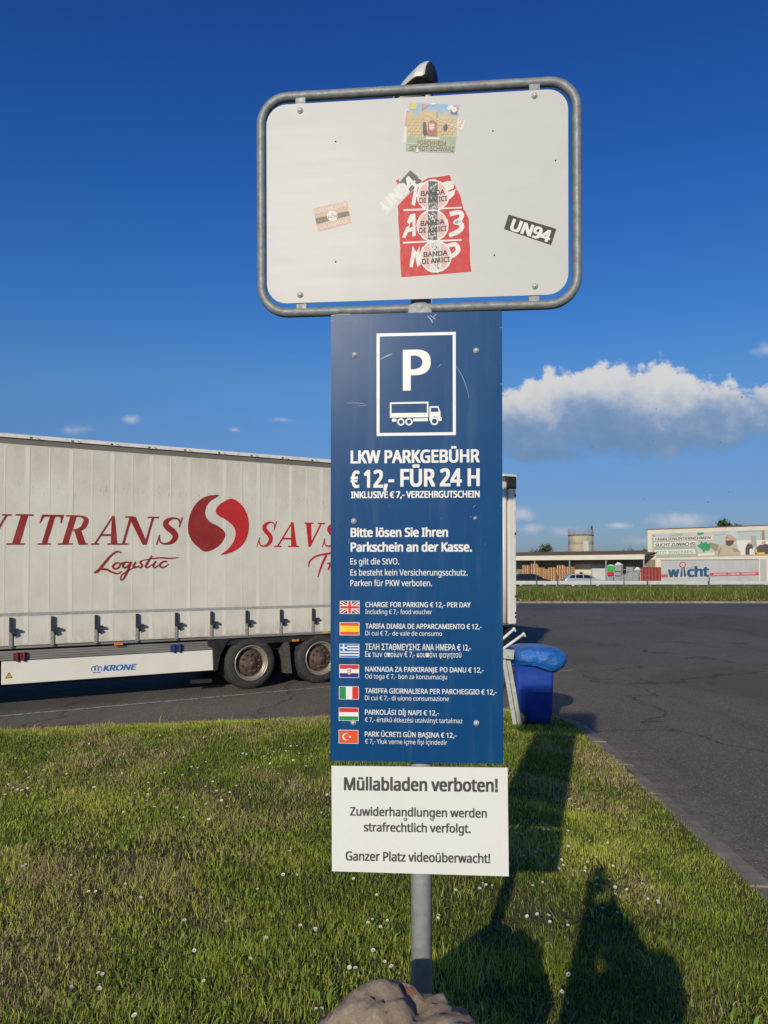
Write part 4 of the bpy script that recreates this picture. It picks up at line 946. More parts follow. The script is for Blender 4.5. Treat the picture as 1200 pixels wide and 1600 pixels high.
        for k in range(10):
            a = 2 * math.pi * k / 10 + .2; m.lathe([(.019, .0), (.019, -.028 * sgn), (.011, -.034 * sgn), (0, -.034 * sgn)], (.147 * math.cos(a), .058 * sgn, .147 * math.sin(a)), 'y', 7)
            a += .31; m.lathe([(.018, 0), (.012, -.012 * sgn), (0, -.012 * sgn)], (.196 * math.cos(a), .088 * sgn, .196 * math.sin(a)), 'y', 8)
        for k in range(8):
            a = 2 * math.pi * k / 8; m.lathe([(.010, 0), (.007, -.012 * sgn), (0, -.012 * sgn)], (.088 * math.cos(a), .02 * sgn, .088 * math.sin(a)), 'y', 7)
        m.build('hub', rust, w)
        m = MB(); m.lathe([(.02, -.018 * sgn), (.016, -.028 * sgn), (0, -.028 * sgn)], axis='y', seg=12); m.build('hub_cap', flatcol('dull_pink_cap', (.25, .09, .10)), w)
        return w
    for k in range(3): wheel(1.31 * k, .035, 1); wheel(1.31 * k, 2.515, -1)
    for k in range(3): m = MB(); m.tube([(1.31 * k, .3, .425), (1.31 * k, 2.25, .425)], .07, 12); m.build('axle', chassis_black, T)
    # mudguard ahead of the first wheel, flaps between the wheels
    m = MB(); a0 = tl(341, 1000)[0]
    pr = [(-.66, .37), (-.60, .37), (-.56, .60), (-.44, .82), (-.36, .885), (-.62, .885), (-.68, .78)]
    m.prism(pr, .02, .40); m.build('mudguard', blackplastic, T, bevel=.02)
    for xc in (.655, 1.965):
        m = MB(); m.add([(xc - .06, .05, .86), (xc + .03, .05, .86), (xc + .10, .05, .22), (xc + .0, .05, .22), (xc - .05, .4, .86), (xc + .04, .4, .86), (xc + .11, .4, .22), (xc + .01, .4, .22)], [(3, 2, 1, 0), (0, 4, 7, 3), (1, 2, 6, 5), (4, 5, 6, 7), (2, 3, 7, 6)])
        m.build('mud_flap', M('dusty_flap', (.06, .055, .046), .9, 0, .5, 40, dirt=(.2, .17, .13), dirt_amt=.6, dirt_scale=20), T)
    # landing leg and spare things underneath
    m = MB(); m.bb(-4.9, -4.75, .5, .62, .05, .86); m.bb(-5.0, -4.65, .42, .7, 0, .05); m.bb(-4.9, -4.75, 1.95, 2.07, .05, .86); m.bb(-5.0, -4.65, 1.9, 2.15, 0, .05); m.bb(-4.86, -4.8, .62, 1.95, .5, .56); m.build('landing_leg', chassis_black, T)
    m = MB(); m.tube([(-2.6, .75, .55), (-1.4, .75, .55)], .22, 16); m.bb(-.95, -.6, .3, .38, .13, .19); m.build('air_tank', chassis_black, T)
    # curtain straps
    st = None
    xs_ = [tl(p, 985)[0] for p in (16.5, 81.5, 149.5, 213.5, 274.5, 329.5, 384.5, 438, 488)]
    step = (xs_[-1] - xs_[0]) / 8; xs_ = [xs_[0] - step * k for k in range(7, 0, -1)] + xs_ + [xs_[-1] + step * k for k in range(1, 7) if xs_[-1] + step * k < XR - .55]
    for x in xs_:
        if st is None:
            m = MB(); m.bb(-.022, .022, -.026, -.022, 1.02, 1.345); m.bb(-.022, .022, -.024, -.003, .915, 1.02); st = m.build('curtain_strap', M('strap_webbing', (.28, .27, .26), .8, 0, .2, 30), T)
            m = MB(); m.bb(-.023, .023, -.046, -.0265, 1.13, 1.34); m.add([(-.022, -.047, 1.20), (.022, -.047, 1.20), (.06, -.085, 1.11), (.01, -.085, 1.11), (.03, -.04, 1.06), (.07, -.04, 1.07)], [(0, 1, 2, 3), (3, 2, 5, 4), (1, 5, 2), (0, 3, 4)]); m.bb(.03, .10, -.085, -.04, 1.15, 1.18)
            bk = m.build('buckle', blackplastic, st); st.location.x = x
        else:
            s2 = st.copy(); C.objects.link(s2); s2.parent = T; s2.location.x = x; b2 = bk.copy(); C.objects.link(b2); b2.parent = s2
    # lettering and emblem
    YL = [-.0052]
    m = MB()
    def poly(pts, mi): m.flat(pts, YL[0], mi); YL[0] -= .00005
    G = {}
    def sl_(w, polys, ribs=()): return (w, polys, ribs)
    G['I'] = sl_(.5, [[(.15, .03), (.36, .03), (.36, .97), (.15, .97)], [(0, 0), (.5, 0), (.5, .05), (0, .05)], [(0, .95), (.5, .95), (.5, 1), (0, 1)]])
    G['T'] = sl_(.9, [[(.34, .03), (.56, .03), (.56, .97), (.34, .97)], [(.18, 0), (.72, 0), (.72, .05), (.18, .05)], [(0, .93), (.9, .93), (.9, 1), (0, 1)], [(0, .72), (.04, .72), (.12, .95), (0, .95)], [(.86, .72), (.9, .72), (.9, .95), (.78, .95)]])
    G['V'] = sl_(.95, [[(.08, .97), (.46, 0), (.56, .14), (.31, .97)], [(.46, 0), (.54, 0), (.82, .97), (.74, .97)], [(0, .95), (.42, .95), (.42, 1), (0, 1)], [(.62, .95), (.95, .95), (.95, 1), (.62, 1)]])
    G['A'] = sl_(.98, [[(.10, .03), (.17, .03), (.50, 1), (.44, 1)], [(.42, 1), (.52, 1), (.88, .03), (.66, .03)], [(.24, .30), (.70, .30), (.68, .37), (.26, .37)], [(0, 0), (.28, 0), (.28, .05), (0, .05)], [(.55, 0), (.98, 0), (.98, .05), (.55, .05)]])
    G['A'][1][1].reverse()
    G['N'] = sl_(1.0, [[(.13, .03), (.20, .03), (.20, .97), (.13, .97)], [(.10, .98), (.74, 0), (.86, 0), (.86, .06), (.31, .98)], [(.79, .03), (.86, .03), (.86, .97), (.79, .97)], [(0, .95), (.24, .95), (.24, 1), (0, 1)], [(.02, 0), (.31, 0), (.31, .05), (.02, .05)], [(.66, .95), (1, .95), (1, 1), (.66, 1)]])
    G['R'] = sl_(1.0, [[(.14, .03), (.35, .03), (.35, .97), (.14, .97)], [(0, 0), (.5, 0), (.5, .05), (0, .05)], [(0, .95), (.4, .95), (.4, 1), (0, 1)], [(.40, .50), (.70, 0), (1.0, 0), (1, .05), (.92, .05), (.62, .52)]], [([(.33, .965), (.52, .96), (.69, .87), (.71, .73), (.66, .58), (.50, .505), (.33, .50)], [.05, .08, .17, .2, .16, .08, .05])])
    G['S'] = sl_(.72, [[(.62, .64), (.66, .64), (.68, 1), (.63, 1)], [(.04, 0), (.08, 0), (.09, .36), (.05, .36)]], [([(.64, .72), (.56, .91), (.37, .965), (.20, .88), (.17, .74), (.30, .60), (.48, .47), (.60, .30), (.54, .11), (.36, .035), (.17, .09), (.07, .30)], [.04, .06, .07, .15, .20, .22, .22, .20, .14, .07, .06, .04])])
    def glyph(ch, X0, Y0, X1, Y1, capx, mi):
        """baseline ends in pixels; capital height in pixels; sheared like the print."""
        w, polys, ribs = G[ch]; a, b = tl(X0, Y0), tl(X1, Y1); cap = tl(X0, Y0 - capx)[1] - a[1]
        kx_ = (b[0] - a[0]) / w; sh = .27
        f = lambda p: (a[0] + p[0] * kx_ + sh * p[1] * cap, a[1] + (b[1] - a[1]) * p[0] / w + p[1] * cap)
        for pl in polys: poly([f(p) for p in pl], mi)
        for pts, ws in ribs:
            m.ribbon([f(p) for p in pts], [x * kx_ * .92 for x in ws], YL[0], mi); YL[0] -= .00005
    z5 = lambda x, y: (x / 2.3077, 660 + y / 2.3077)
    def gl5(ch, x0, x1, yb, cap, mi):
        p, q = z5(x0, yb), z5(x1, yb); glyph(ch, *p, *q, cap / 2.3077, mi)
    for ch, x0, x1, cap in (('V', -95, 8, 113), ('I', 22, 88, 112), ('T', 118, 198, 110), ('R', 207, 315, 108), ('A', 326, 432, 106), ('N', 422, 545, 104), ('S', 557, 637, 101)): gl5(ch, x0, x1, 441, cap, 0)
    for ch, x0, x1, cap in (('S', 921, 978, 94), ('A', 987, 1077, 91), ('V', 1075, 1150, 89), ('S', 1157, 1212, 86)): gl5(ch, x0, x1, 449, cap, 1)
    L5 = lambda p: tl(*z5(*p))
    for pts, mi in (([(790, 262), (742, 267), (706, 293), (683, 338), (677, 388), (690, 425), (715, 451), (740, 466), (775, 454), (800, 432), (812, 407), (806, 390), (786, 374), (756, 358), (740, 335), (741, 310), (757, 284)], 0), ([(836, 275), (868, 294), (889, 328), (897, 370), (890, 412), (870, 445), (836, 467), (795, 478), (820, 458), (841, 430), (849, 400), (841, 375), (815, 352), (786, 335), (777, 320), (785, 302), (808, 285)], 1)):
        poly([(p.x, p.y) for p in reversed([Vector((*L5(q), 0)) for q in [(v.x, v.y) for v in catmull([(a, b, 0) for a, b in pts], 3, True)]])], mi)
    ls = abs(L5((1, 400))[0] - L5((0, 400))[0])
    ls = abs(L5((500, 400))[0] - L5((499, 400))[0])
    def scr(pts, ws, mi):
        m.ribbon([L5(p) for p in pts], [w * ls for w in ws], YL[0], mi, 5); YL[0] -= .00005
    scr([(437, 470), (420, 466), (398, 482), (372, 512), (352, 536), (338, 542)], [5, 6, 8, 9, 9, 4], 0); scr([(338, 542), (358, 530), (382, 530), (404, 540), (424, 545), (438, 536)], [4, 7, 8, 7, 5, 2], 0)
    scr([(432, 506), (416, 508), (406, 520), (414, 528), (428, 522), (434, 510), (446, 504)], [3, 6, 8, 6, 6, 5, 3], 0)
    scr([(468, 506), (452, 504), (442, 516), (450, 524), (464, 514), (472, 502)], [4, 6, 8, 6, 6, 5], 0); scr([(473, 502), (460, 534), (444, 564), (434, 566), (440, 548), (470, 530), (488, 518)], [7, 8, 6, 4, 4, 4, 3], 0)
    scr([(490, 502), (480, 518), (486, 524), (500, 516)], [6, 7, 5, 3], 0); scr([(512, 498), (504, 505), (512, 514), (506, 523), (494, 520)], [5, 6, 7, 6, 3], 0); scr([(548, 480), (530, 508), (524, 520), (534, 522), (548, 512)], [6, 8, 7, 5, 3], 0)
    scr([(505, 500), (540, 492), (580, 488), (615, 490), (643, 487)], [2, 4, 5, 5, 2], 0); scr([(562, 500), (551, 516), (558, 523), (572, 514)], [6, 7, 5, 3], 0); scr([(602, 502), (590, 501), (576, 512), (580, 522), (594, 520), (608, 510)], [6, 6, 7, 6, 5, 2], 0)
    scr([(1112, 520), (1116, 500), (1140, 482), (1175, 474), (1215, 468), (1260, 470)], [5, 7, 7, 8, 8, 5], 1); scr([(1176, 478), (1162, 508), (1152, 536), (1145, 558)], [9, 9, 8, 3], 1); scr([(1178, 510), (1190, 508), (1182, 532)], [3, 8, 8], 1); scr([(1186, 520), (1198, 508), (1208, 512)], [6, 7, 4], 1)
    m.build('lettering', [dred, bred], T)
    return T
trailer()

# ------------------------------------------------------------------ blue wheelie bin, its bag, and the steel stand beside it
BX, BY = 1.87, 9.72; BZ = gzf(BX, BY) + .005
binp = M('blue_bin_plastic', (.006, .045, .30), .42, 0, .15, 8, dirt=(.05, .07, .16), dirt_amt=.25, dirt_scale=6)
wb = thing('wheelie_bin', 'blue plastic wheelie bin on the grass corner with a bag pulled over it', 'bin', (BX, BY, BZ), R(-9))
m = MB(); sec = [(.03, .195, .20), (.10, .20, .205), (.13, .215, .225), (.60, .235, .25), (.80, .243, .262), (.83, .258, .278), (.87, .26, .28)]
rings = []
for z, hx, hy in sec:
    ring = [(x + .012, y, z) for x, y in rrect(2 * hx, 2 * hy, .035, 3)]; rings.append(ring)
k = len(rings[0]); m.add([p for r_ in rings for p in r_], [(i * k + j, i * k + (j + 1) % k, (i + 1) * k + (j + 1) % k, (i + 1) * k + j) for i in range(len(rings) - 1) for j in range(k)] + [tuple(range(k - 1, -1, -1)), tuple((len(rings) - 1) * k + j for j in range(k))], 0, True)
m.bb(-.245, -.20, -.215, .215, .06, .16); m.bb(-.232, -.19, -.15, -.12, .16, .62); m.bb(-.232, -.19, .12, .15, .16, .62); m.build('body', binp, wb)
m = MB(); m.tube([(-.30, -.18, .93), (-.30, .18, .93)], .014, 10); m.bar((-.24, -.18, .86), (-.30, -.18, .93), .03, .02); m.bar((-.24, .18, .86), (-.30, .18, .93), .03, .02); m.build('handle', binp, wb)
m = MB(); ring = []; 
prof = [(-.27, .875), (-.26, .90), (-.15, .945), (.05, .955), (.22, .92), (.285, .885), (.285, .868), (-.27, .868)]
m.prism([(x, z) for x, z in reversed(prof)], -.29, .29, 0); m.build('lid', binp, wb, bevel=.008)
for sy in (-1, 1):
    w = thing('wheel', None, None, (-.165, sy * .245, .098)); w.parent = wb
    m = MB(); m.lathe([(.068, -.022), (.09, -.026), (.098, -.016), (.098, .016), (.09, .026), (.068, .022)], axis='y', seg=28, caps=False); m.build('tyre', rubber, w)
    m = MB(); m.lathe([(.07, -.012), (.062, -.020), (.03, -.014), (.028, -.024), (0, -.024)], axis='y', seg=20)
    for q in range(6): a = q * math.pi / 3; m.bar((.024 * math.cos(a), -.019, .024 * math.sin(a)), (.064 * math.cos(a), -.019, .064 * math.sin(a)), .012, .008)
    m.lathe([(.07, .012), (.03, .018), (0, .018)], axis='y', seg=20); m.build('rim', M('grey_wheel_plastic', (.16, .155, .15), .7, 0, .3, 30), w)
def bag():
    import bmesh
    n = NT('blue_bin_bag'); t = n.tex(5, 5); n.col(n.mix(n.rng(t, .3, .7), (.014, .10, .42), (.028, .22, .66))); n.set(.16, 0, .6)
    n.bump(n.mul(n.tex(9, 6, .65, (1, 1, 2.2)), n.mul(n.tex(26, 4, .7, (1, 1, .5)), .3), 'ADD'), .6, .05)
    tr = n.N.new('ShaderNodeBsdfTranslucent'); tr.inputs[0].default_value = (.02, .2, .7, 1); mx = n.N.new('ShaderNodeMixShader'); mx.inputs[0].default_value = .18
    n.L.new(n.b.outputs[0], mx.inputs[1]); n.L.new(tr.outputs[0], mx.inputs[2]); n.L.new(mx.outputs[0], n.out.inputs[0])
    m = MB(); NA, NR = 96, 30
    vs = []
    for i in range(NR + 1):
        t = i / NR
        for j in range(NA):
            a = 2 * math.pi * j / NA; ca, sa = math.cos(a), math.sin(a)
            sq = 1 / max(abs(ca) ** 3 + abs(sa) ** 3, 1e-6) ** (1 / 3)
            if t < .42:                                     # over the lid
                q = t / .42; r_ = .99 * q; x, y = ca * sq * .285 * r_ + .03, sa * sq * .30 * r_; z = .972 - .05 * max(0, x - .05) ** 1.3 * 4 * q - .006 * q - .02 * q ** 6
            elif t < .88:                                   # bulging skirt
                q = (t - .42) / .46; bul = math.sin(math.pi * min(1, q * 1.02)) ** .8
                k = .99 + .15 * bul * (1.0 + .65 * max(0, ca)) - .03 * q; x, y = ca * sq * .285 * k + .03 + .03 * bul * max(0, ca), sa * sq * .30 * k
                z = .945 - .235 * q - .04 * max(0, ca) * (.4 + q) + .02 * math.sin(3 * a + 1) * q
            else:                                           # gathered under the rim
                q = (t - .88) / .12; k = .965 - .05 * q; x, y = ca * sq * .285 * k + .025, sa * sq * .30 * k
                z = .715 - .03 * max(0, ca) * 1.0 + .02 * math.sin(3 * a + 1) + .03 * q
            p = Vector((x, y, z)); f = min(1, t * 2)
            d = .022 * mnoise.noise(Vector((x * 7, y * 7, z * 10))) + .020 * mnoise.noise(Vector((a * 5, z * 14, 3)))
            rid = (1 - abs(mnoise.noise(Vector((a * 3.2, z * 9, 1.3)))) * 2)
            p += Vector((ca, sa, .3)).normalized() * (d + .035 * max(0, rid - .45)) * f * (.35 if t < .42 else 1); vs.append(tuple(p))
    fs = [(i * NA + j, i * NA + (j + 1) % NA, (i + 1) * NA + (j + 1) % NA, (i + 1) * NA + j) for i in range(NR) for j in range(NA)]
    m.add(vs, [f[::-1] for f in fs], 0, True); o = m.build('plastic_bag', n.m, loc=(BX, BY, BZ), rotz=R(-9))
    return tag(o, 'shiny blue plastic bag stretched over the top of the wheelie bin', 'bag')
bag()
pgrey = M('weathered_grey_steel', (.40, .42, .38), .55, .15, .18, 14, dirt=(.24, .25, .21), dirt_amt=.5, dirt_scale=12)
BSY = 9.42
o0 = at(806, 1132, BSY)
st = thing('steel_stand', 'leaning grey steel stand with two white tube handles left of the blue bin', 'stand', o0)
def ra(px, py, dy=0): return at(px, py, BSY + dy) - o0
m = MB(); m.bar(ra(784, 1012), ra(804.5, 1132), .05, .016, 0, (0, 1, 0)); m.build('leg', pgrey, st, bevel=.003)
m = MB(); m.bar(ra(793, 1026, .06), ra(813.5, 1140, .06), .05, .055, 0, (0, 1, 0)); m.build('leg', pgrey, st, bevel=.003)
m = MB(); c0, c1 = ra(778, 1020, -.04), ra(803, 1023, -.04); m.bar(c0, c1, .035, .115, 0); m.build('crossbar', pgrey, st, bevel=.004)
m = MB(); c_ = ra(793, 1024.5, -.06); m.lathe([(.018, 0), (.018, -.006), (.008, -.008), (.008, -.016), (0, -.017)], c_, 'y', 6); c_ = ra(784, 1024.5, -.06); m.lathe([(.018, 0), (.018, -.006), (.008, -.008), (.008, -.016), (0, -.017)], c_, 'y', 6); m.build('bolt', steel, st)
wt = M('white_tube', (.66, .66, .63), .4, 0, .06, 10)
for p, q in (((778, 1005), (803.5, 982.5)), ((783, 1016), (818.5, 990.5))):
    a, b = ra(*p), ra(*q); m = MB(); m.tube([a, b], .017, 14); h = m.build('handle', wt, st)
    m = MB(); dd = (b - a).normalized(); m.tube([b - dd * .02, b + dd * .012], .021, 14); m.tube([b + Vector((.0, 0, -.0)), b + Vector((.018, 0, -.035))], .012, 10); m.build('end_cap', wt, h)

# ------------------------------------------------------------------ street lamp behind the board
LY = 7.57; lb = at(672, 888, LY); 
lamp = thing('street_lamp', 'tall grey street lamp whose head shows above the framed board', 'street lamp', (lb.x, LY, gzf(lb.x, LY) - .05))
LZ = -lamp.location.z
lm = M('lamp_grey', (.55, .58, .54), .45, .1, .1, 10, dirt=(.25, .26, .25), dirt_amt=.3)
top = at(668.5, 118, LY); 
m = MB(); m.tube([(0, 0, 0), (0, 0, 2), (top.x - lb.x, 0, top.z + LZ)], [.05, .045, .028], 20); m.build('pole', lm, lamp)
m = MB(); m.lathe([(.09, 0), (.09, .02), (.06, .03), (.06, .4), (.051, .44)], seg=20); m.build('base_collar', lm, lamp)
hd = Vector((top.x - lb.x, 0, top.z + LZ))
m = MB(); pts = [(.12, .16), (.165, .08), (.12, -.02), (.0, -.04)]
# head: a shallow hood pointing to the viewer's left
N_, rings = 18, []
for i in range(N_ + 1):
    t = i / N_; x = .18 - .72 * t; w = .155 * (max(0, 1 - (2 * t - .8) ** 2 / 1.5)) ** .5 * (1 if t > .06 else .75) * (1 - .75 * t ** 5) ; hgt = .20 * (1 - .55 * t) * (1 if t > .04 else .8) * (1 - .85 * t ** 6); zc = -.05 - .18 * t
    rings.append([(x, w * math.cos(a), zc + hgt * math.sin(a)) for a in np.linspace(0, math.pi, 11)] + [(x, -w * .92, zc - .015), (x, w * .92, zc - .015)])
k = len(rings[0]); m.add([p for r_ in rings for p in r_], [(i * k + j, (i + 1) * k + j, (i + 1) * k + (j + 1) % k, i * k + (j + 1) % k) for i in range(N_) for j in range(k)] + [tuple(range(k)), tuple(N_ * k + j for j in reversed(range(k)))], 0, True)
for i, f in enumerate(m.f):
    if sum((q % k) >= 10 for q in f) >= 3: m.m[i] = 1  # underside and end coloured black to stand for the shade inside the open head
hh = m.build('lamp_head', [lm, blackplastic], lamp); hh.location = hd + Vector((-.075, -.01, -.05)); hh.rotation_euler = (0, 0, R(-43)); hh.scale = (.80, 1.15, 1.0)
m = MB(); m.lathe([(.14, 0), (.13, -.03), (.09, -.055), (0, -.07)], seg=24); lens = m.build('lens', M('milky_lens', (.4, .41, .42), .2), hh); lens.scale = (1.7, .85, 1); lens.location = (-.22, 0, -.165); lens.rotation_euler = (0, R(-14), 0)
m = MB(); m.tube([(0, 0, -.13), (0, 0, .04)], .030, 16); m.tube([(0, 0, .04), (.01, 0, .09)], .02, 12); cl = m.build('spigot', steel, lamp); cl.location = hd + Vector((0, -.045, -.01))

# ------------------------------------------------------------------ beyond the lot: guard rail, posts, cars
gr_t = thing('guard_rail', 'long galvanised steel guard rail along the road behind the tall grass', 'guard rail', (0, 73.6, .1))
m = MB(); pr = [(-.02, .42), (.03, .45), (-.04, .50), (-.04, .54), (.03, .575), (.03, .605), (-.04, .64), (-.04, .68), (.03, .73), (-.02, .76)]
m.add([(x, y, z) for x in (-60, 150) for y, z in pr], [(i, i + 10, i + 11, i + 1) for i in range(9)]); o = m.build('rail', M('weathered_rail', (.58, .59, .58), .55, .1, .12, 2), gr_t)
sm = o.modifiers.new('solid', 'SOLIDIFY'); sm.thickness = .006
pm = None
for x in np.arange(-6, 52, 2.25):
    if pm is None: m = MB(); m.bb(-.03, .03, .04, .16, -.2, .70); pm = m.build('post', galv_dull, gr_t); pm.location.x = x
    else: q = pm.copy(); C.objects.link(q); q.parent = gr_t; q.location.x = x
fp = None
for px in (838, 871, 923, 975, 1012, 1108):
    p = at(px, 898, 72.9)
    if fp is None:
        m = MB(); m.lathe([(.045, 0), (.045, 1.28), (.05, 1.28), (.05, 1.31), (0, 1.33)], seg=10); fp = m.build('fence_post', galv_dull); q = fp
    else: q = fp.copy(); C.objects.link(q)
    q.location = (p.x, 72.9, .1); tag(q, 'thin grey steel post standing in the tall grass at the guard rail', 'post', 'thin posts along the guard rail')
glass = M('car_glass', (.012, .014, .018), .06, 0, .05, 5, spec=.8)
def car(label, name, loc, paint, rot=0.0, wagon=1.0):
    T = thing(name, label, 'car', loc, rot)
    low = [(-2.28, .30), (-1.9, .22), (1.9, .22), (2.26, .32), (2.3, .55), (2.18, .74), (1.35, .93), (-2.05, 1.0), (-2.25, .90), (-2.32, .6)]
    def loft(poly, secs, mi=0):
        m = MB(); k = len(poly)
        vs = [(p[0] * sx, y, p[1]) for y, sx in secs for p in poly]
        m.add(vs, [(i * k + j, (i + 1) * k + j, (i + 1) * k + (j + 1) % k, i * k + (j + 1) % k) for i in range(len(secs) - 1) for j in range(k)] + [tuple(range(k)), tuple((len(secs) - 1) * k + j for j in reversed(range(k)))], mi, False); return m
    loft(low, [(-.90, .93), (-.86, .985), (-.6, 1.0), (.6, 1.0), (.86, .985), (.90, .93)]).build('body', paint, T, bevel=.04)
    gh = [(1.28, .92), (.42, 1.40), (.1, 1.47), (-1.2 * wagon, 1.47), (-1.7 * wagon, 1.40), (-2.1, .98)]
    def cab(f, y0, y1):
        k = len(gh); m = MB(); c0 = [(p[0], y0, p[1]) for p in gh]; c1 = [(p[0], y1, p[1]) for p in gh]
        vs = [(x, -(.84 - .20 * (z - .92) / .55), z) for x, z in gh] + [(x, (.84 - .20 * (z - .92) / .55), z) for x, z in gh]
        m.add(vs, [tuple(range(k - 1, -1, -1)), tuple(range(k, 2 * k))] + [(i, (i + 1) % k, (i + 1) % k + k, i + k) for i in range(k)]); return m
    rf = cab(1, -.7, .7).build('roof', paint, T, bevel=.04)
    gx = lambda z, s_: s_ * (.852 - .20 * (z - .92) / .55)
    for s_ in (-1, 1):
        for pts in ([(1.02, .98), (.38, 1.34), (-.1, 1.38), (-.1, .99)], [(-.2, .99), (-.2, 1.38), (-1.0, 1.38), (-1.0, 1.0)], [(-1.1, 1.0), (-1.1, 1.38), (-1.5 * wagon, 1.34), (-1.8, 1.03)]):
            m = MB(); m.add([(x, gx(z, s_), z) for x, z in pts], [tuple(range(4)) if s_ > 0 else (3, 2, 1, 0)]); m.build('window', glass, T)
    m = MB(); m.add([(1.24, -.74, .965), (1.24, .74, .965), (.47, .62, 1.395), (.47, -.62, 1.395)], [(0, 1, 2, 3)]); o = m.build('windscreen', glass, T); o.location = (.02, 0, .02)
    for x in (-1.38, 1.42):
        for s_ in (-1, 1):
            w = thing('wheel', None, None, (x, s_ * .80, .32)); w.parent = T
            m = MB(); m.lathe([(.21, -.11 * 1), (.30, -.115), (.32, -.09), (.32, .09), (.30, .115), (.21, .11)], axis='y', seg=28, caps=False); m.build('tyre', rubber, w)
            m = MB(); m.lathe([(.215, -.105), (.205, -.10), (.19, -.07), (.06, -.085), (0, -.09)], axis='y', seg=20); m.lathe([(.215, .105), (.19, .07), (.06, .085), (0, .09)][::-1], axis='y', seg=20); m.build('rim', steel, w)
            m = MB(); m.lathe([(.375, -.02), (.375, .0), (.30, .005)], (0, 0, 0), 'y', 28)
    for s_ in (-1, 1):
        m = MB(); m.add([(2.14, s_ * .86, .72), (2.30, s_ * .70, .66), (2.31, s_ * .70, .56), (2.20, s_ * .875, .60)], [(0, 1, 2, 3) if s_ < 0 else (3, 2, 1, 0)]); o = m.build('headlight', M('headlight_glass', (.7, .72, .74), .1, .2), T); o.location.x = .015
        m = MB(); m.add([(-2.28, s_ * .84, .92), (-2.31, s_ * .80, .74), (-2.30, s_ * .60, .74), (-2.28, s_ * .6, .92)], [(0, 1, 2, 3) if s_ < 0 else (3, 2, 1, 0)]); o = m.build('tail_light', M('tail_light_red', (.35, .01, .01), .2), T); o.location.x = -.03
        m = MB(); m.box((.85, s_ * .93, 1.0), (.12, .16, .11)); m.build('mirror', paint, T, bevel=.02)
    return T
silver = M('silver_paint', (.55, .56, .57), .28, .55, .04, 4); black_p = M('black_paint', (.012, .013, .016), .25, 0, .1, 4)
cp = at(911, 906, 88); car('silver estate car passing behind the guard rail', 'estate_car', (cp.x, 88, -.05), silver)
cp = at(830, 906, 90.5); car('black estate car near the end of the big trailer behind the guard rail', 'estate_car', (cp.x, 90.5, -.05), black_p)

# ------------------------------------------------------------------ the works yard
YA = R(-43); ux, uy = math.cos(YA), math.sin(YA); YZ = -.7
def along(px, O, Y=None):
    """distance along the yard's front line through O at a pixel column"""
    k = (px - 600) / FPX; return (k * O[1] - O[0]) / (ux - k * uy)
def hz(py, O, t): return ZC + (888 - py) / FPX * (O[1] + uy * t) - YZ
cream = M('cream_render', (.66, .60, .48), .85, 0, .06, 1.2, dirt=(.5, .45, .36), dirt_amt=.3, dirt_scale=.8)
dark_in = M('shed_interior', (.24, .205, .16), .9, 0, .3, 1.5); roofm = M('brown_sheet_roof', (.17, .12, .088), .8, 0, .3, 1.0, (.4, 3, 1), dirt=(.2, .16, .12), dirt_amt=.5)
# long low hall
HO = (44.2, 131.0, YZ)
hall = thing('storage_hall', 'long low hall with brown roof and wide cream canopy over pallets', 'building', HO, YA)
m = MB(); m.bb(-52, .4, 4.0, 16, 0, 5.3); m.build('wall', cream, hall)
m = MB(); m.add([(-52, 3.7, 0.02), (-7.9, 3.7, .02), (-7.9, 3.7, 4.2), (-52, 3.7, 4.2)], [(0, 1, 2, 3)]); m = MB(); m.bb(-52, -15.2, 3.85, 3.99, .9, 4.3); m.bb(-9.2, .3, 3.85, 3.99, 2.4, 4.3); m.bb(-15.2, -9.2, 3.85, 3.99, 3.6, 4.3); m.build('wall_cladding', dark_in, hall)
m = MB(); m.bb(-52, .2, -.2, 0, 4.30, 5.14); m.build('canopy_fascia', M('cream_fascia', (.68, .64, .53), .7, 0, .06, .7, (1, 1, 3)), hall)
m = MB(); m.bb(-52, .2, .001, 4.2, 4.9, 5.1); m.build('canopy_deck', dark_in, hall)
m = MB(); m.add([(-52, .1, 5.12), (.6, .1, 5.12), (.6, 8, 6.0), (-52, 8, 6.0), (-52, 16, 5.2), (.6, 16, 5.2)], [(0, 1, 2, 3), (3, 2, 5, 4)])
for x in np.arange(-51.5, .4, .5): m.bar((x, .1, 5.16), (x, 8, 6.03), .09, .07)
m.build('roof', roofm, hall)
for px in (835, 889.5, 946.5, 1005.5):
    t = along(px, HO); m = MB(); m.bb(t - .09, t + .09, .05, .2, 0, 4.3); m.build('canopy_post', galv_dull, hall)
t0, t1 = along(909, HO) , along(940, HO)
m = MB(); m.bb(t0 - .15, t1 + .15, 3.55, 3.84, 0, 3.35); gf = m.build('roller_door', M('door_frame_grey', (.36, .38, .38), .6), hall, bevel=.02)
m = MB()
for k in range(13): m.bb(t0 + .25, t1 - .25, 3.50, 3.549, .05 + k * .21, .05 + k * .21 + .19)
m.build('door_slats', M('roller_slats', (.66, .67, .66), .5, .2, .05, 3), gf)
m = MB(); m.bb(t1 + .6, t1 + 3.3, 3.70, 3.84, 1.7, 2.6); wn = m.build('window', M('window_frame_grey', (.3, .32, .33), .6), hall); m = MB(); m.bb(t1 + .7, t1 + 3.2, 3.66, 3.699, 1.8, 2.5); m.build('pane', glass, wn)
m = MB(); m.bb(t0 - 2.6, t0 - 1.7, 3.70, 3.84, .05, 2.2); dn = m.build('door', M('white_door', (.55, .56, .56), .6), hall); m = MB(); m.bb(t0 - 2.45, t0 - 1.85, 3.66, 3.699, 1.2, 2.05); m.build('pane', glass, dn)
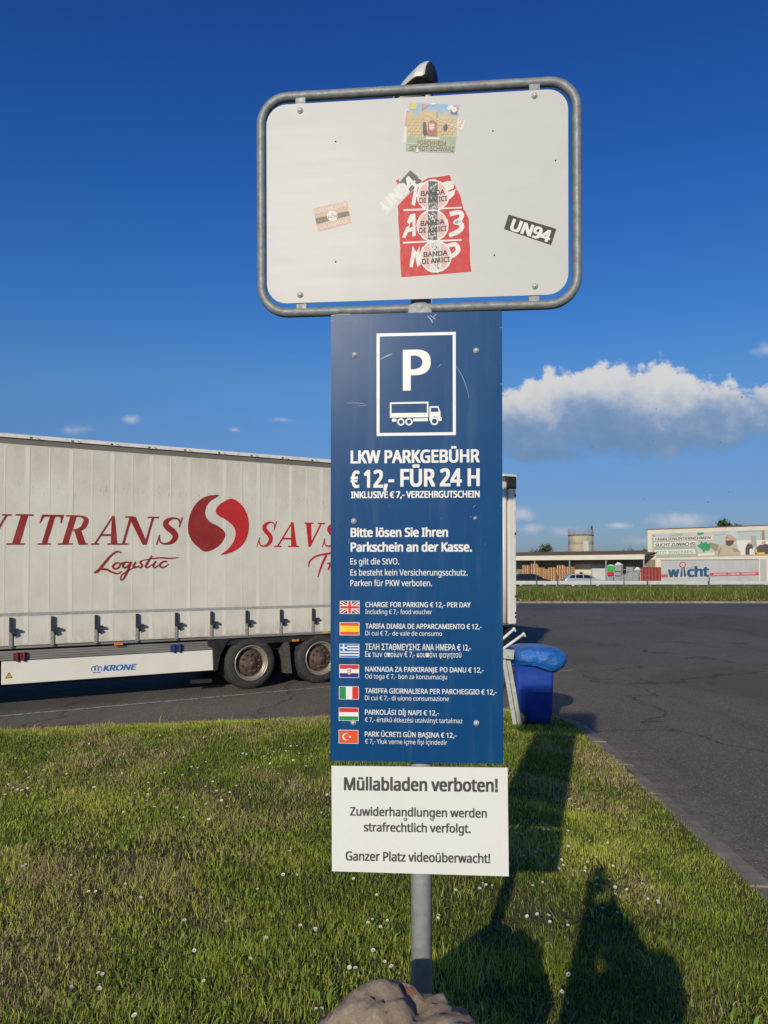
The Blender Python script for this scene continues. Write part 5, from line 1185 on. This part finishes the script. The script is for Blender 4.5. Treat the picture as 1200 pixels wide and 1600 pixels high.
# pallets, one by one
wood = M('pallet_wood', (.66, .40, .20), .85, 0, .4, 1.2, (4, 4, 1), dirt=(.25, .16, .08), dirt_amt=.5, dirt_scale=3)
def pallet_mesh():
    m = MB()
    for y in (-.35, 0, .35): m.bb(-.6, .6, y - .05, y + .05, 0, .022); [m.bb(x - .07, x + .07, y - .05, y + .05, .022, .1) for x in (-.52, 0, .52)]
    for x in (-.55, 0, .55): m.bb(x - .07, x + .07, -.4, .4, .1, .122)
    for x in np.linspace(-.34, .34, 5): m.bb(-.6, .6, x - .05, x + .05, .1222, .144)
    return m.build('pallet', wood)
pal = pallet_mesh(); used = False; rr = random.Random(5)
stacks = [(62, 115, 433), (121, 178, 418), (190, 226, 450), (229, 269, 461), (273, 329, 450), (334, 391, 433), (394, 426, 446), (430, 462, 446)]
for i, (x0, x1, yt) in enumerate(stacks):
    px = 800 + (x0 + x1) / 2 / 5.217; O = (HO[0] + 1.1 * -uy * -1, HO[1] + 0, 0); t = along(px, HO); h = hz(800 + yt / 5.214, HO, t); n_ = max(6, int(h / .144)); ly = 1.2 + .35 * (i % 2)
    sx = (x1 - x0) / 5.217 * HO[1] * 1.05 / FPX
    for k in range(n_):
        o = pal if not used else pal.copy()
        if used: C.objects.link(o)
        used = True; a = YA + rr.uniform(-.03, .03) + (0 if sx > 1.0 else math.pi / 2)
        lx, l2 = t + rr.uniform(-.03, .03), ly + rr.uniform(-.03, .03)
        o.location = (HO[0] + ux * lx - uy * l2, HO[1] + uy * lx + ux * l2, YZ + k * .146); o.rotation_euler.z = a
        tag(o, 'bare wooden pallet in the tall stacks under the hall canopy', 'pallet', 'wooden pallets stacked under the canopy')
# crates
CO = (HO[0] - .6 * -uy * 0 + 0.0, HO[1] - 1.2, YZ); CO = (HO[0] + uy * 1.0, HO[1] - ux * 1.0, YZ)
def crate(name, x0, x1, y0, y1, label, mat, grp=None, cover=None, mesh=True, cat='crate'):
    px0, px1 = 800 + x0 / 5.217, 800 + x1 / 5.217; t0, t1 = along(px0, CO), along(px1, CO); t = (t0 + t1) / 2
    z1, z0 = hz(800 + y0 / 5.214, CO, t), max(0, hz(800 + y1 / 5.214, CO, t)); w, h = t1 - t0, z1 - z0
    if y1 >= 550: z0 = 0.0; h = z1
    T = thing(name, label, cat, (CO[0] + ux * t, CO[1] + uy * t, YZ + z0), YA, grp)
    m = MB(); m.bb(-w / 2, w / 2, -.4, .4, .1, h - .04); 
    for k in range(5): x = -w / 2 + w * (k + .5) / 5; m.bb(x - .03, x + .03, -.43, -.40, .12, h - .06)
    m.build('body', mat, T, bevel=.01)
    m = MB(); m.bb(-w / 2 - .02, w / 2 + .02, -.44, .44, h - .06, h); m.build('rim', mat, T, bevel=.01)
    m = MB(); [m.bb(x - .06, x + .06, -.38, .38, 0, .1) for x in (-w / 2 + .08, 0, w / 2 - .08)]; m.build('runner', mat, T)
    if cover: m = MB(); m.add([(-w / 2, -.42, h), (w / 2, -.42, h), (w / 2, .42, h), (-w / 2, .42, h), (-w * .25, 0, h + cover), (w * .2, 0, h + cover * .8)], [(0, 1, 5, 4), (1, 2, 5), (2, 3, 4, 5), (3, 0, 4)]); m.build('cover', M('white_film', (.66, .67, .66), .4), T)
    return T
gbox = M('grey_crate_plastic', (.30, .315, .33), .6, 0, .2, 2, dirt=(.4, .41, .42), dirt_amt=.4, dirt_scale=2)
crate('pallet_box', 783, 842, 438, 483, 'bright green pallet box on top of a red one', M('green_plastic', (.03, .42, .05), .5), cover=.25)
crate('pallet_box', 783, 831, 485, 521, 'bright red pallet box under the green one', M('red_plastic', (.55, .03, .03), .5))
crate('pallet_box', 783, 830, 524, 555, 'grey pallet box at the bottom below the red one', gbox)
crate('covered_load', 845, 897, 430, 483, 'tall grey wrapped load with a peaked top beside the green box', gbox, cover=.45, cat='load')
for k, a in enumerate(((838, 893, 486, 520), (840, 893, 523, 555), (897, 936, 516, 555))): crate('pallet_box', *a, 'low grey pallet box between the red box and the tall grey stack', gbox, 'grey pallet boxes')
for k, a in enumerate(((938, 990, 446, 488), (938, 990, 491, 555), (992, 1036, 492, 555))): crate('pallet_box', *a, 'big light grey pallet box in the stack next to the red container', gbox, 'light grey boxes by the container')
crate('pallet_box', 1004, 1046, 470, 490, 'grey box under white film just left of the red container', gbox, cover=.5)
# red container
KO = (HO[0] + 9 * uy * 0 + 0, 0, 0); KO = (46.3 + 9 * uy, 135 - 9 * ux, YZ)
t0 = along(1001.5, KO); kt = hz(886, KO, t0)
kc = thing('shipping_container', 'rust red corrugated shipping container behind the light grey lorry trailer', 'container', (KO[0] + ux * t0, KO[1] + uy * t0, YZ), YA)
rc_ = M('container_red', (.26, .035, .028), .6, 0, .15, 1.5, dirt=(.16, .03, .025), dirt_amt=.5)
m = MB(); xs_ = np.arange(0, 6.05, .14); pr = []
for i, x in enumerate(xs_): pr.append((x, 0 if (i // 2) % 2 == 0 else .06))
m.add([(x, y, z) for z in (.15, kt - .1) for x, y in pr], [(i, i + 1, i + 1 + len(pr), i + len(pr)) for i in range(len(pr) - 1)]); m.bb(.02, 6.0, .07, 2.4, .12, kt - .05); m.build('body', rc_, kc)
m = MB(); m.bb(-.03, 6.08, -.02, .06, kt - .12, kt); m.bb(-.03, 6.08, -.02, .06, 0, .16); m.bb(-.04, .10, -.025, .065, .161, kt - .121); m.bb(5.94, 6.09, -.025, .065, .161, kt - .121); m.build('frame', rc_, kc)
# cream hall with the banner
WO = (46.3, 135.0, YZ)
wb_ = thing('banner_hall', 'tall cream hall with a long job banner across its wall', 'building', WO, YA)
wt_ = hz(826.5, WO, 0)
m = MB(); m.bb(0, 46, 0, 22, 0, wt_ - .12); m.build('wall', cream, wb_)
m = MB(); m.bb(-.12, 46.1, -.12, 22.1, wt_ - .12, wt_); m.build('roof_edge', M('brown_flashing', (.16, .10, .08), .6), wb_)
def wp_(px, py):
    return on_plane(px, py, (WO[0] + uy * .12, WO[1] - ux * .12, WO[2]), YA)
def q5(x, y): return wp_(1000 + x / 6, 800 + y / 6)
bn = {k: flatcol('banner_' + k, v, .6) for k, v in dict(pale=(.50, .49, .42), white=(.68, .66, .60), grey=(.36, .36, .33), green=(.05, .30, .15), skin=(.50, .33, .24), beard=(.13, .085, .06), cap=(.45, .56, .62), coat=(.46, .40, .29), coat_shade=(.30, .25, .18), dark=(.10, .085, .085), yellow=(.65, .45, .06), brown=(.30, .22, .15), text=(.13, .12, .12), mist=(.44, .48, .48), leaf=(.34, .42, .33)).items()}
BK = {k: i for i, k in enumerate(bn)}
m = MB(); by = [-.11]
def bp(pts, c):
    m.flat([q5(*p) for p in reversed(pts)], by[0], BK[c]); by[0] -= .003
def bt(s_, x0, y0, x1, y1, cap, c, bold):
    a, b = q5(x0, y0), q5(x1, y1); m.text(s_, (a[0], a[1], b[0], b[1]), q5(x0, y0 - cap)[1] - a[1], by[0], BK[c], bold); by[0] -= .003
x1e = 1250
bp([(108, 206), (x1e, 162), (x1e, 402), (116, 428)], 'pale')
bp([(116, 210), (400, 198), (420, 418), (120, 424)], 'leaf'); bp([(150, 206), (330, 200), (250, 236), (140, 240)], 'mist'); bp([(330, 330), (520, 320), (560, 412), (420, 418)], 'leaf'); bp([(690, 186), (x1e, 166), (x1e, 300), (700, 330)], 'mist'); bp([(700, 215), (800, 205), (800, 212), (700, 222)], 'grey'); bp([(905, 265), (x1e, 262), (x1e, 400), (930, 405)], 'white'); bp([(1035, 225), (1085, 222), (1100, 330), (1050, 335)], 'grey'); bp([(1140, 172), (1168, 171), (1170, 262), (1142, 264)], 'brown'); bp([(905, 182), (1135, 172), (1135, 180), (905, 196)], 'grey')
bp([(535, 195), (595, 190), (600, 205), (560, 218), (540, 212)], 'green'); bp([(540, 310), (565, 300), (572, 270), (590, 290), (620, 280), (640, 300), (655, 288), (668, 310), (660, 345), (640, 365), (612, 360), (600, 385), (580, 350), (560, 335), (540, 325)], 'green'); bp([(540, 392), (700, 382), (700, 400), (545, 412)], 'white')
bp([(655, 285), (740, 305), (735, 395), (690, 355), (665, 330)], 'coat_shade'); bp([(700, 400), (740, 325), (800, 300), (840, 318), (880, 290), (925, 345), (945, 375), (945, 402), (730, 412)], 'coat'); bp([(740, 345), (765, 330), (745, 410), (728, 412)], 'coat_shade'); bp([(862, 335), (905, 345), (935, 378), (880, 372)], 'coat_shade')
bp([(800, 235), (815, 212), (850, 205), (885, 225), (893, 268), (878, 300), (842, 318), (812, 305), (802, 275)], 'skin'); bp([(800, 270), (832, 268), (860, 262), (885, 270), (872, 300), (842, 322), (812, 310)], 'beard'); bp([(812, 212), (828, 190), (870, 178), (910, 195), (925, 225), (905, 250), (885, 238), (860, 215), (830, 210)], 'cap'); bp([(884, 248), (905, 250), (900, 275), (885, 275)], 'skin'); bp([(806, 240), (828, 236), (828, 241), (806, 245)], 'beard')
bp([(990, 400), (990, 335), (1010, 295), (1040, 290), (1060, 320), (1065, 400)], 'dark'); bp([(1012, 296), (1030, 280), (1052, 290), (1040, 305)], 'skin'); bp([(1075, 350), (1120, 310), (1180, 300), (x1e, 310), (x1e, 395), (1080, 398)], 'dark'); bp([(1135, 295), (1150, 272), (1180, 275), (1180, 298)], 'skin'); bp([(1028, 350), (1045, 340), (1062, 352), (1062, 398), (1030, 400)], 'white'); bp([(1070, 348), (1085, 340), (1100, 350), (1100, 380), (1075, 382)], 'skin'); bp([(1095, 380), (1170, 376), (1175, 400), (1098, 402)], 'yellow')
bp([(130, 238), (680, 222), (682, 262), (132, 275)], 'white'); bp([(132, 285), (530, 272), (532, 318), (134, 330)], 'white'); bp([(134, 358), (512, 345), (525, 390), (136, 402)], 'white')
bt('FAMILIENUNTERNEHMEN', 145, 269, 665, 253, 24, 'text', .05); bt('SUCHT ZUWACHS!', 146, 324, 522, 313, 28, 'text', .05); bt('JETZT BEWERBEN.', 147, 392, 505, 384, 24, 'text', .0)
m.build('banner', list(bn.values()), wb_)
# grey lorry trailer in front of it
VO = (38.5, 107.0, YZ); VA = R(-43.5); vx, vy = math.cos(VA), math.sin(VA)
def vp(px, py): return on_plane(px, py, VO, VA)
vt = thing('lorry_trailer', 'light grey lorry trailer with large blue word and red stripe before the banner hall', 'trailer', VO, VA)
a = vp(1032.5, 877.2); b = vp(1186, 873)
vL = b[0]; vh = (a[1] + b[1]) / 2; a0 = a[0]
gt = M('grey_tarpaulin', (.46, .46, .44), .6, 0, .10, .6, (1, 1, .4), dirt=(.33, .33, .31), dirt_amt=.4, dirt_scale=.8)
m = MB(); m.bb(a0, vL, 0, 2.5, 1.0, vh); m.build('body', gt, vt, bevel=.03)
m = MB(); m.bb(a0 - .03, vL + .03, -.03, 2.53, vh + .002, vh + .09); m.bb(a0 - .03, vL + .03, -.03, .0, .9, 1.0); m.build('rail', M('dark_grey_rail', (.2, .2, .2), .6), vt)
m = MB(); m.bb(vL, vL + .12, -.04, 2.52, .9, vh + .09); m.build('rear_frame', panelw, vt)
m = MB(); m.bb(a0 + .2, vL, .4, 2.1, .6, .9); m.bb(a0 + 3.2, a0 + 3.3, .2, .3, 0, .9); m.bb(vL - .1, vL, .1, 2.4, .4, .5); m.build('chassis', chassis_black, vt)
for k in range(3):
    for y0 in (.2, 2.3):
        m = MB(); m.lathe([(0, -.15), (.3, -.16), (.5, -.17), (.52, -.12), (.52, .12), (.5, .17), (.3, .16), (0, .15)], (vL - 4.6 + 1.31 * k, y0, .52), 'y', 24); m.build('wheel', rubber, vt)
vb, vr, vg, vw = flatcol('trailer_blue', (.035, .095, .19)), flatcol('trailer_red', (.50, .09, .11)), flatcol('trailer_grey', (.25, .25, .25)), flatcol('trailer_white', (.62, .60, .58))
m = MB(); yv = [-.012]
def v5(x, y): return vp(1000 + x / 6, 800 + y / 6)
def vt_(s_, x0, y0, x1, y1, cap, mi, bold):
    p, q = v5(x0, y0), v5(x1, y1); m.text(s_, (p[0], p[1], q[0], q[1]), v5(x0, y0 - cap)[1] - p[1], yv[0], mi, bold); yv[0] -= .004
def vp_(pts, mi): m.flat([v5(*p) for p in reversed(pts)], yv[0], mi); yv[0] -= .004
vt_('w', 262, 609, 370, 607, 88, 0, .06); vt_('cht', 442, 606, 650, 601, 88, 0, .06)
vp_([(375, 606), (392, 515), (402, 515), (398, 606)], 0); vp_([(408, 515), (418, 515), (436, 604), (412, 605)], 0)
n_ = 24; vs = []
for k in range(n_):
    a_ = 2 * math.pi * k / n_
    for r_ in (32, 22): x, z = v5(401 + r_ * math.cos(a_), 496 + r_ * .95 * math.sin(a_)); vs.append((x, yv[0], z))
m.add(vs, [(2 * k, 2 * k + 1, 2 * ((k + 1) % n_) + 1, 2 * ((k + 1) % n_)) for k in range(n_)], 1); yv[0] -= .004
vt_('gruppe', 440, 527, 510, 525, 12, 2, 0); vp_([(200, 585), (262, 583), (263, 612), (201, 613)], 1); vp_([(660, 571), (1112, 562), (1112, 592), (660, 602)], 1); vt_('SPEDITION - LOGISTIK - TRANSPORT', 690, 594, 1090, 585, 17, 3, .03)
m.build('lettering', [vb, vr, vg, vw], vt)
# silo
SY = 170; c0 = at(912.5, 860, SY); r_ = 19.3 * SY / FPX
silo = thing('silo', 'round grey concrete silo tower with a railing on its flat top', 'silo', (c0.x, SY + r_, YZ)); ht = ZC + (888 - 835) / FPX * SY - YZ
n = NT('silo_concrete'); t = n.tex(.7, 7, .7, (2, 2, .4)); c = n.mix(n.rng(t, .35, .68), (.38, .33, .235), (.50, .44, .335)); c = n.mix(n.mul(n.rng(n.tex(1.6, 6, .7, (2, 2, .25)), .5, .7), .5), c, (.2, .18, .14)); n.col(c); n.set(.9, 0, .2)
m = MB(); m.lathe([(r_, 0), (r_, ht * .55), (r_ - .03, ht * .552), (r_ - .03, ht * .56), (r_, ht * .562), (r_, ht * .78), (r_ - .03, ht * .782), (r_ - .03, ht * .79), (r_, ht * .792), (r_, ht), (0, ht)], seg=64); m.build('shell', n.m, silo)
m = MB(); m.lathe([(r_ + .06, ht - .22), (r_ + .12, ht), (r_ + .12, ht + .1), (0, ht + .1)], seg=64); m.build('roof_slab', M('slab_brown', (.2, .16, .12), .8), silo)
m = MB()
for z in (.45, .8, 1.15): m.tube([(r_ * math.cos(a_), r_ * math.sin(a_), ht + .1 + z) for a_ in np.linspace(0, 2 * math.pi, 49)[:-1]], .04, 6, 0, True)
for a_ in np.linspace(0, 2 * math.pi, 17)[:-1]: m.tube([(r_ * math.cos(a_), r_ * math.sin(a_), ht + .1), (r_ * math.cos(a_), r_ * math.sin(a_), ht + 1.27)], .04, 6)
m.build('railing', galv_dull, silo)
m = MB(); a_ = R(-80); m.tube([(r_ * .35, -r_ * .98, ht - 3), (r_ * .35, -r_ * .98, ht + 1.3)], .04, 6); m.tube([(r_ * .25, -r_ * 1.0, ht - 3), (r_ * .25, -r_ * 1.0, ht + 1.3)], .04, 6); [m.bar((r_ * .25, -r_, ht - 3 + .35 * k), (r_ * .35, -r_ * .98, ht - 3 + .35 * k), .04, .04) for k in range(12)]; m.build('ladder', galv_dull, silo)
m = MB(); m.bb(.25, 1.35, -r_ - .12, -r_ + .3, ht - 3.6, ht - 1.5) if False else m.bb(-.1, 1.0, -r_ - .06, -r_ + .3, ht - 4.2, ht - 1.4); m.build('hatch', M('pale_hatch', (.45, .47, .46), .6), silo)
m = MB(); m.tube([(r_ * .9, -.3, ht), (r_ * .9, -.3, ht + 2.2)], .06, 6); m.bb(r_ * .9 - .22, r_ * .9 + .1, -.45, -.15, ht + 1.2, ht + 2.0); m.build('aerial', chassis_black, silo)

# ------------------------------------------------------------------ trees beyond the roofs
leafm = NT('tree_leaves'); at_ = leafm.N.new('ShaderNodeAttribute'); at_.attribute_name = 'leaf'; leafm.L.new(at_.outputs['Color'], leafm.b.inputs['Base Color']); leafm.set(.6, 0, .3)
bark = M('tree_bark', (.09, .07, .05), .9)
def tree(px, pyt, Y, rx, rz, label, n=2600, tone=1.0):
    p = at(px, pyt, Y); H = p.z - YZ; T = thing('tree', label, 'tree', (p.x, Y, YZ)); rg = np.random.default_rng(int(px))
    m = MB(); m.tube([(0, 0, 0), (.1, .1, H * .4), (.0, .2, H * .7), (.1, .1, H * .92)], [.32, .24, .14, .04], 8)
    for k in range(7):
        a_ = k * 2.3; b_ = H - rz * (1.5 - .15 * k); m.tube([(.05, .1, b_ - 1), (.05 + math.cos(a_) * rx * .45, math.sin(a_) * rx * .45, b_ + rz * .3), (math.cos(a_) * rx * .8, math.sin(a_) * rx * .8, b_ + rz * .6)], [.13, .07, .02], 6)
    m.build('trunk', bark, T)
    cl = rg.normal(0, 1, (34, 3)); cl /= np.linalg.norm(cl, axis=1)[:, None]; cl *= (rg.random((34, 1)) ** .5) * .82; cs = rg.uniform(.15, .34, 34); tn = rg.uniform(.6, 1.35, 34)
    ci = rg.integers(0, 34, n); P = cl[ci] + rg.normal(0, 1, (n, 3)) * cs[ci][:, None] * .55; P = P * np.array((rx, rx, rz)) + np.array((0, 0, H - rz))
    s_ = rg.uniform(.12, .30, n); A = rg.normal(0, 1, (n, 3)); A /= np.linalg.norm(A, axis=1)[:, None]; B = np.cross(A, rg.normal(0, 1, (n, 3))); B /= np.linalg.norm(B, axis=1)[:, None]
    V = np.stack([P - A * s_[:, None], P - B * s_[:, None] * .5, P + A * s_[:, None], P + B * s_[:, None] * .5], 1).reshape(-1, 3)
    me = bpy.data.meshes.new('crown'); me.from_pydata(V.tolist(), [], np.arange(4 * n).reshape(n, 4).tolist())
    ca = me.attributes.new('leaf', 'FLOAT_COLOR', 'POINT'); cc = np.ones((n, 4, 4), np.float32); cc[:, :, :3] = (np.array((.055, .085, .022)) * tone * (tn[ci] * rg.uniform(.8, 1.2, n))[:, None])[:, None, :]; ca.data.foreach_set('color', cc.ravel())
    me.materials.append(leafm.m); o = bpy.data.objects.new('crown', me); C.objects.link(o); o.parent = T
tree(853, 847, 185, 2.3, 2.6, 'small loose green tree behind the low hall left of the silo', 1500, 1.1)
tree(838, 856, 190, 2.4, 2.0, 'low green tree top between the trailer end and the silo', 700, 1.0)
tree(981, 855.5, 175, 1.6, 1.6, 'small green tree top above the hall roof right of the silo', 700, 1.0)
tree(1131, 810.5, 165, 2.2, 2.6, 'dark leafy tree rising over the cream hall roof', 2600, .8)
tree(1149, 816.5, 168, 2.0, 2.2, 'lower dark tree beside the taller one over the cream hall', 1700, .75)
tree(1008, 857, 160, 1.3, 1.7, 'dark bush top squeezed against the corner of the cream hall', 700, .7)

# ------------------------------------------------------------------ birds
bm_ = M('dark_bird', (.03, .03, .032), .7)
def bird(px, py, Y, k, bank, first=[None]):
    if first[0] is None:
        m = MB(); m.lathe([(0, -.14), (.03, -.09), (.045, 0), (.03, .08), (.012, .15), (.03, .22), (0, .22)], axis='y', seg=8)
        for s_ in (-1, 1): m.add([(s_ * .03, -.06, .02), (s_ * .22, -.10, .09), (s_ * .42, .03, .05), (s_ * .2, .03, .085), (s_ * .03, .07, .02)], [(0, 1, 3, 4), (1, 2, 3)] if s_ > 0 else [(4, 3, 1, 0), (3, 2, 1)])
        o = first[0] = m.build('bird', bm_); o.data.update()
    else: o = first[0].copy(); C.objects.link(o)
    p = at(px, py, Y); k *= .75; o.location = p; o.scale = (k, k, k); o.rotation_euler = (0, bank, random.uniform(-2, 2)); tag(o, 'tiny dark bird flying high near the big cloud', 'bird', 'birds by the cloud')
for i, (px, py) in enumerate(((1025.5, 639), (926.5, 698.5), (1020.5, 688.5), (1126, 692), (1159, 621), (1124.5, 606.5), (1106, 785), (1139, 769), (1007, 780))): bird(px, py, 120, 1.0, random.uniform(-.7, .7))

# ------------------------------------------------------------------ the photographer, whose shadow falls on the lawn
def skin_mesh(name, chains, mat, parent=None, sub=2):
    vs, es, rs, root = [], [], [], 0
    idx = {}
    for ch in chains:
        prev = None
        for (p, r_) in ch:
            k = tuple(round(c, 4) for c in p)
            if k not in idx: idx[k] = len(vs); vs.append(p); rs.append(r_)
            if prev is not None: es.append((prev, idx[k]))
            prev = idx[k]
    me = bpy.data.meshes.new(name); me.from_pydata(vs, es, []); o = bpy.data.objects.new(name, me); C.objects.link(o)
    md = o.modifiers.new('skin', 'SKIN'); md.use_smooth_shade = True
    for i, sv in enumerate(me.skin_vertices[0].data):
        r_ = rs[i]; sv.radius = r_ if isinstance(r_, tuple) else (r_, r_); sv.use_root = i == 0
    o.modifiers.new('sub', 'SUBSURF').levels = sub; o.modifiers['sub'].render_levels = sub
    dg = bpy.context.evaluated_depsgraph_get(); m2 = bpy.data.meshes.new_from_object(o.evaluated_get(dg)); bpy.data.objects.remove(o)
    m2.materials.clear(); m2.materials.append(mat); m2.polygons.foreach_set('use_smooth', [True] * len(m2.polygons))
    o = bpy.data.objects.new(name, m2); C.objects.link(o)
    if parent is not None: o.parent = parent
    return o
HY = -.42; hz0 = gzf(.0, HY)
person = thing('person', 'person in a dark jacket and jeans holding up a phone to take the picture', 'person', (.03, HY, hz0))
skinm = M('skin', (.45, .28, .20), .55); jack = M('dark_jacket', (.03, .035, .05), .8, 0, .2, 30); jeans = M('blue_jeans', (.05, .07, .13), .85, 0, .2, 40); hairm = M('brown_hair', (.04, .025, .015), .6); shoe = M('dark_shoe', (.03, .03, .03), .6)
pz = ZC - hz0                                              # the phone's height over the ground
hR, hL = (-.005, .345, pz - .075), (-.105, .345, pz - .065)
pel = (.03, 0, .90); ch = (0, -.005, 1.33); SH = {1: (.165, -.005, 1.37), -1: (-.155, -.005, 1.30)}; EL = {1: (.185, .15, 1.17), -1: (-.205, .17, 1.14)}; HX = -.115
body = [[(pel, (.15, .11)), ((.02, 0, 1.06), (.14, .10)), ((.01, .0, 1.22), (.16, .105)), (ch, (.13, .09)), ((-.05, .0, 1.40), (.055, .055)), ((-.095, .015, 1.45), (.052, .055)), ((HX, .03, 1.52), (.072, .09)), ((HX, .03, 1.60), (.07, .085)), ((HX, .025, 1.64), (.04, .05))]]
for sgn, hand in ((1, hR), (-1, hL)):
    body.append([(ch, (.13, .09)), (SH[sgn], (.062, .062)), (EL[sgn], (.046, .046)), ((hand[0] + sgn * .02, hand[1] - .06, hand[2] - .08), (.03, .027)), ((hand[0] + sgn * .012, hand[1] - .02, hand[2] - .03), (.036, .018)), ((hand[0] + sgn * .008, hand[1] - .012, hand[2]), (.032, .013))])
    body.append([(pel, (.15, .11)), ((.03 + sgn * .09, 0, .82), (.088, .09)), ((.03 + sgn * .10, .015, .47), (.06, .062)), ((.03 + sgn * .105, -.01, .10), (.042, .046)), ((.03 + sgn * .11, .02, .05), (.042, .04)), ((.03 + sgn * .12, .13, .035), (.04, .03))])
skin_mesh('body', body, skinm, person)
skin_mesh('jacket', [[((.03, 0, .84), (.17, .13)), ((.02, 0, 1.06), (.18, .13)), ((.01, .0, 1.22), (.20, .135)), ((0, -.005, 1.34), (.165, .115)), ((-.035, .0, 1.42), (.105, .095))]] + [[((0, -.005, 1.34), (.165, .115)), ((SH[q][0], -.005, SH[q][2] + .005), (.085, .085)), (EL[q], (.082, .082)), ((h_[0] + q * .022, h_[1] - .075, h_[2] - .10), (.048, .048))] for q, h_ in ((1, hR), (-1, hL))], jack, person)
skin_mesh('jeans', [[((.03, 0, .90), (.158, .122)), ((.03, 0, .86), (.15, .12))]] + [[((.03, 0, .86), (.15, .12)), ((.03 + q * .09, 0, .78), (.10, .105)), ((.03 + q * .10, .015, .47), (.075, .078)), ((.03 + q * .105, -.01, .09), (.066, .07))] for q in (1, -1)], jeans, person)
for q in (1, -1): skin_mesh('shoe', [[((.03 + q * .108, -.06, .05), (.045, .05)), ((.03 + q * .112, .03, .055), (.05, .05)), ((.03 + q * .12, .12, .04), (.052, .036)), ((.03 + q * .124, .19, .032), (.04, .026))]], shoe, person)
skin_mesh('hair', [[((HX, -.05, 1.44), (.085, .05)), ((HX, -.035, 1.54), (.10, .08)), ((HX, -.005, 1.62), (.095, .09)), ((HX, .04, 1.66), (.065, .055))]], hairm, person, 2)
fc_ = [[((HX, .105, 1.54), (.018, .016)), ((HX, .128, 1.515), (.017, .014))]]
skin_mesh('nose', fc_, skinm, person)
for x in (.03, -.03): m2 = MB(); m2.lathe([(0, -.006), (.010, -.005), (.012, 0), (.007, .008), (0, .009)], (HX + x, .104, 1.555), 'y', 14); m2.build('eye', M('eye_white', (.6, .58, .55), .2), person)
m = MB(); m.tube([(HX - .026, .104, 1.482), (HX, .112, 1.485), (HX + .026, .104, 1.482)], [.003, .007, .003], 8); m.build('mouth', M('lips', (.35, .13, .11), .5), person)
for s_ in (1, -1): m = MB(); m.lathe([(0, -.008), (.018, -.010), (.026, -.002), (.022, .008), (0, .006)], (HX + s_ * .073, .03, 1.545), 'x', 14); e_ = m.build('ear', skinm, person)
for s_, h_ in ((1, hR), (-1, hL)):
    for k, (dz, L_) in enumerate(((.045, .9), (.024, 1.0), (.003, .95), (-.017, .78))):   # fingers round the phone's edges, thumb behind
        x = .0; z = h_[2] + dz; b_ = (h_[0] + s_ * .012, h_[1] - .012, h_[2] + dz * .6)
        skin_mesh('finger', [[(b_, .0085), ((h_[0] + s_ * .022 - s_ * .0, h_[1] + .008, z), .0080), ((h_[0] + s_ * .012, h_[1] + .027, z + .003), .0074), ((h_[0] - s_ * .006 * L_, h_[1] + .029, z + .004), .0064)]], skinm, person, 1)
    skin_mesh('thumb', [[((h_[0] + s_ * .015, h_[1] - .02, h_[2] - .015), .011), ((h_[0] + s_ * .01, h_[1] - .028, h_[2] + .02), .0098), ((h_[0] - s_ * .008, h_[1] - .018, h_[2] + .045), .0085)]], skinm, person, 1)
ph = thing('smartphone', 'black smartphone held upright in both hands of the person', 'phone', (-.025, -.058, ZC - .035))
m = MB(); m.prism([(x, z) for x, z in rrect(.076, .162, .011, 5)], -.004, .004); m.build('case', blackplastic, ph, bevel=.0015)
m = MB(); m.prism([(x, z) for x, z in rrect(.070, .154, .008, 5)], -.0048, -.0042); m.build('screen', glass, ph)
m = MB(); m.lathe([(.008, .0042), (.008, .006), (.006, .006), (0, .0055)], (.024, 0, .06), 'y', 16); m.build('lens', glass, ph)
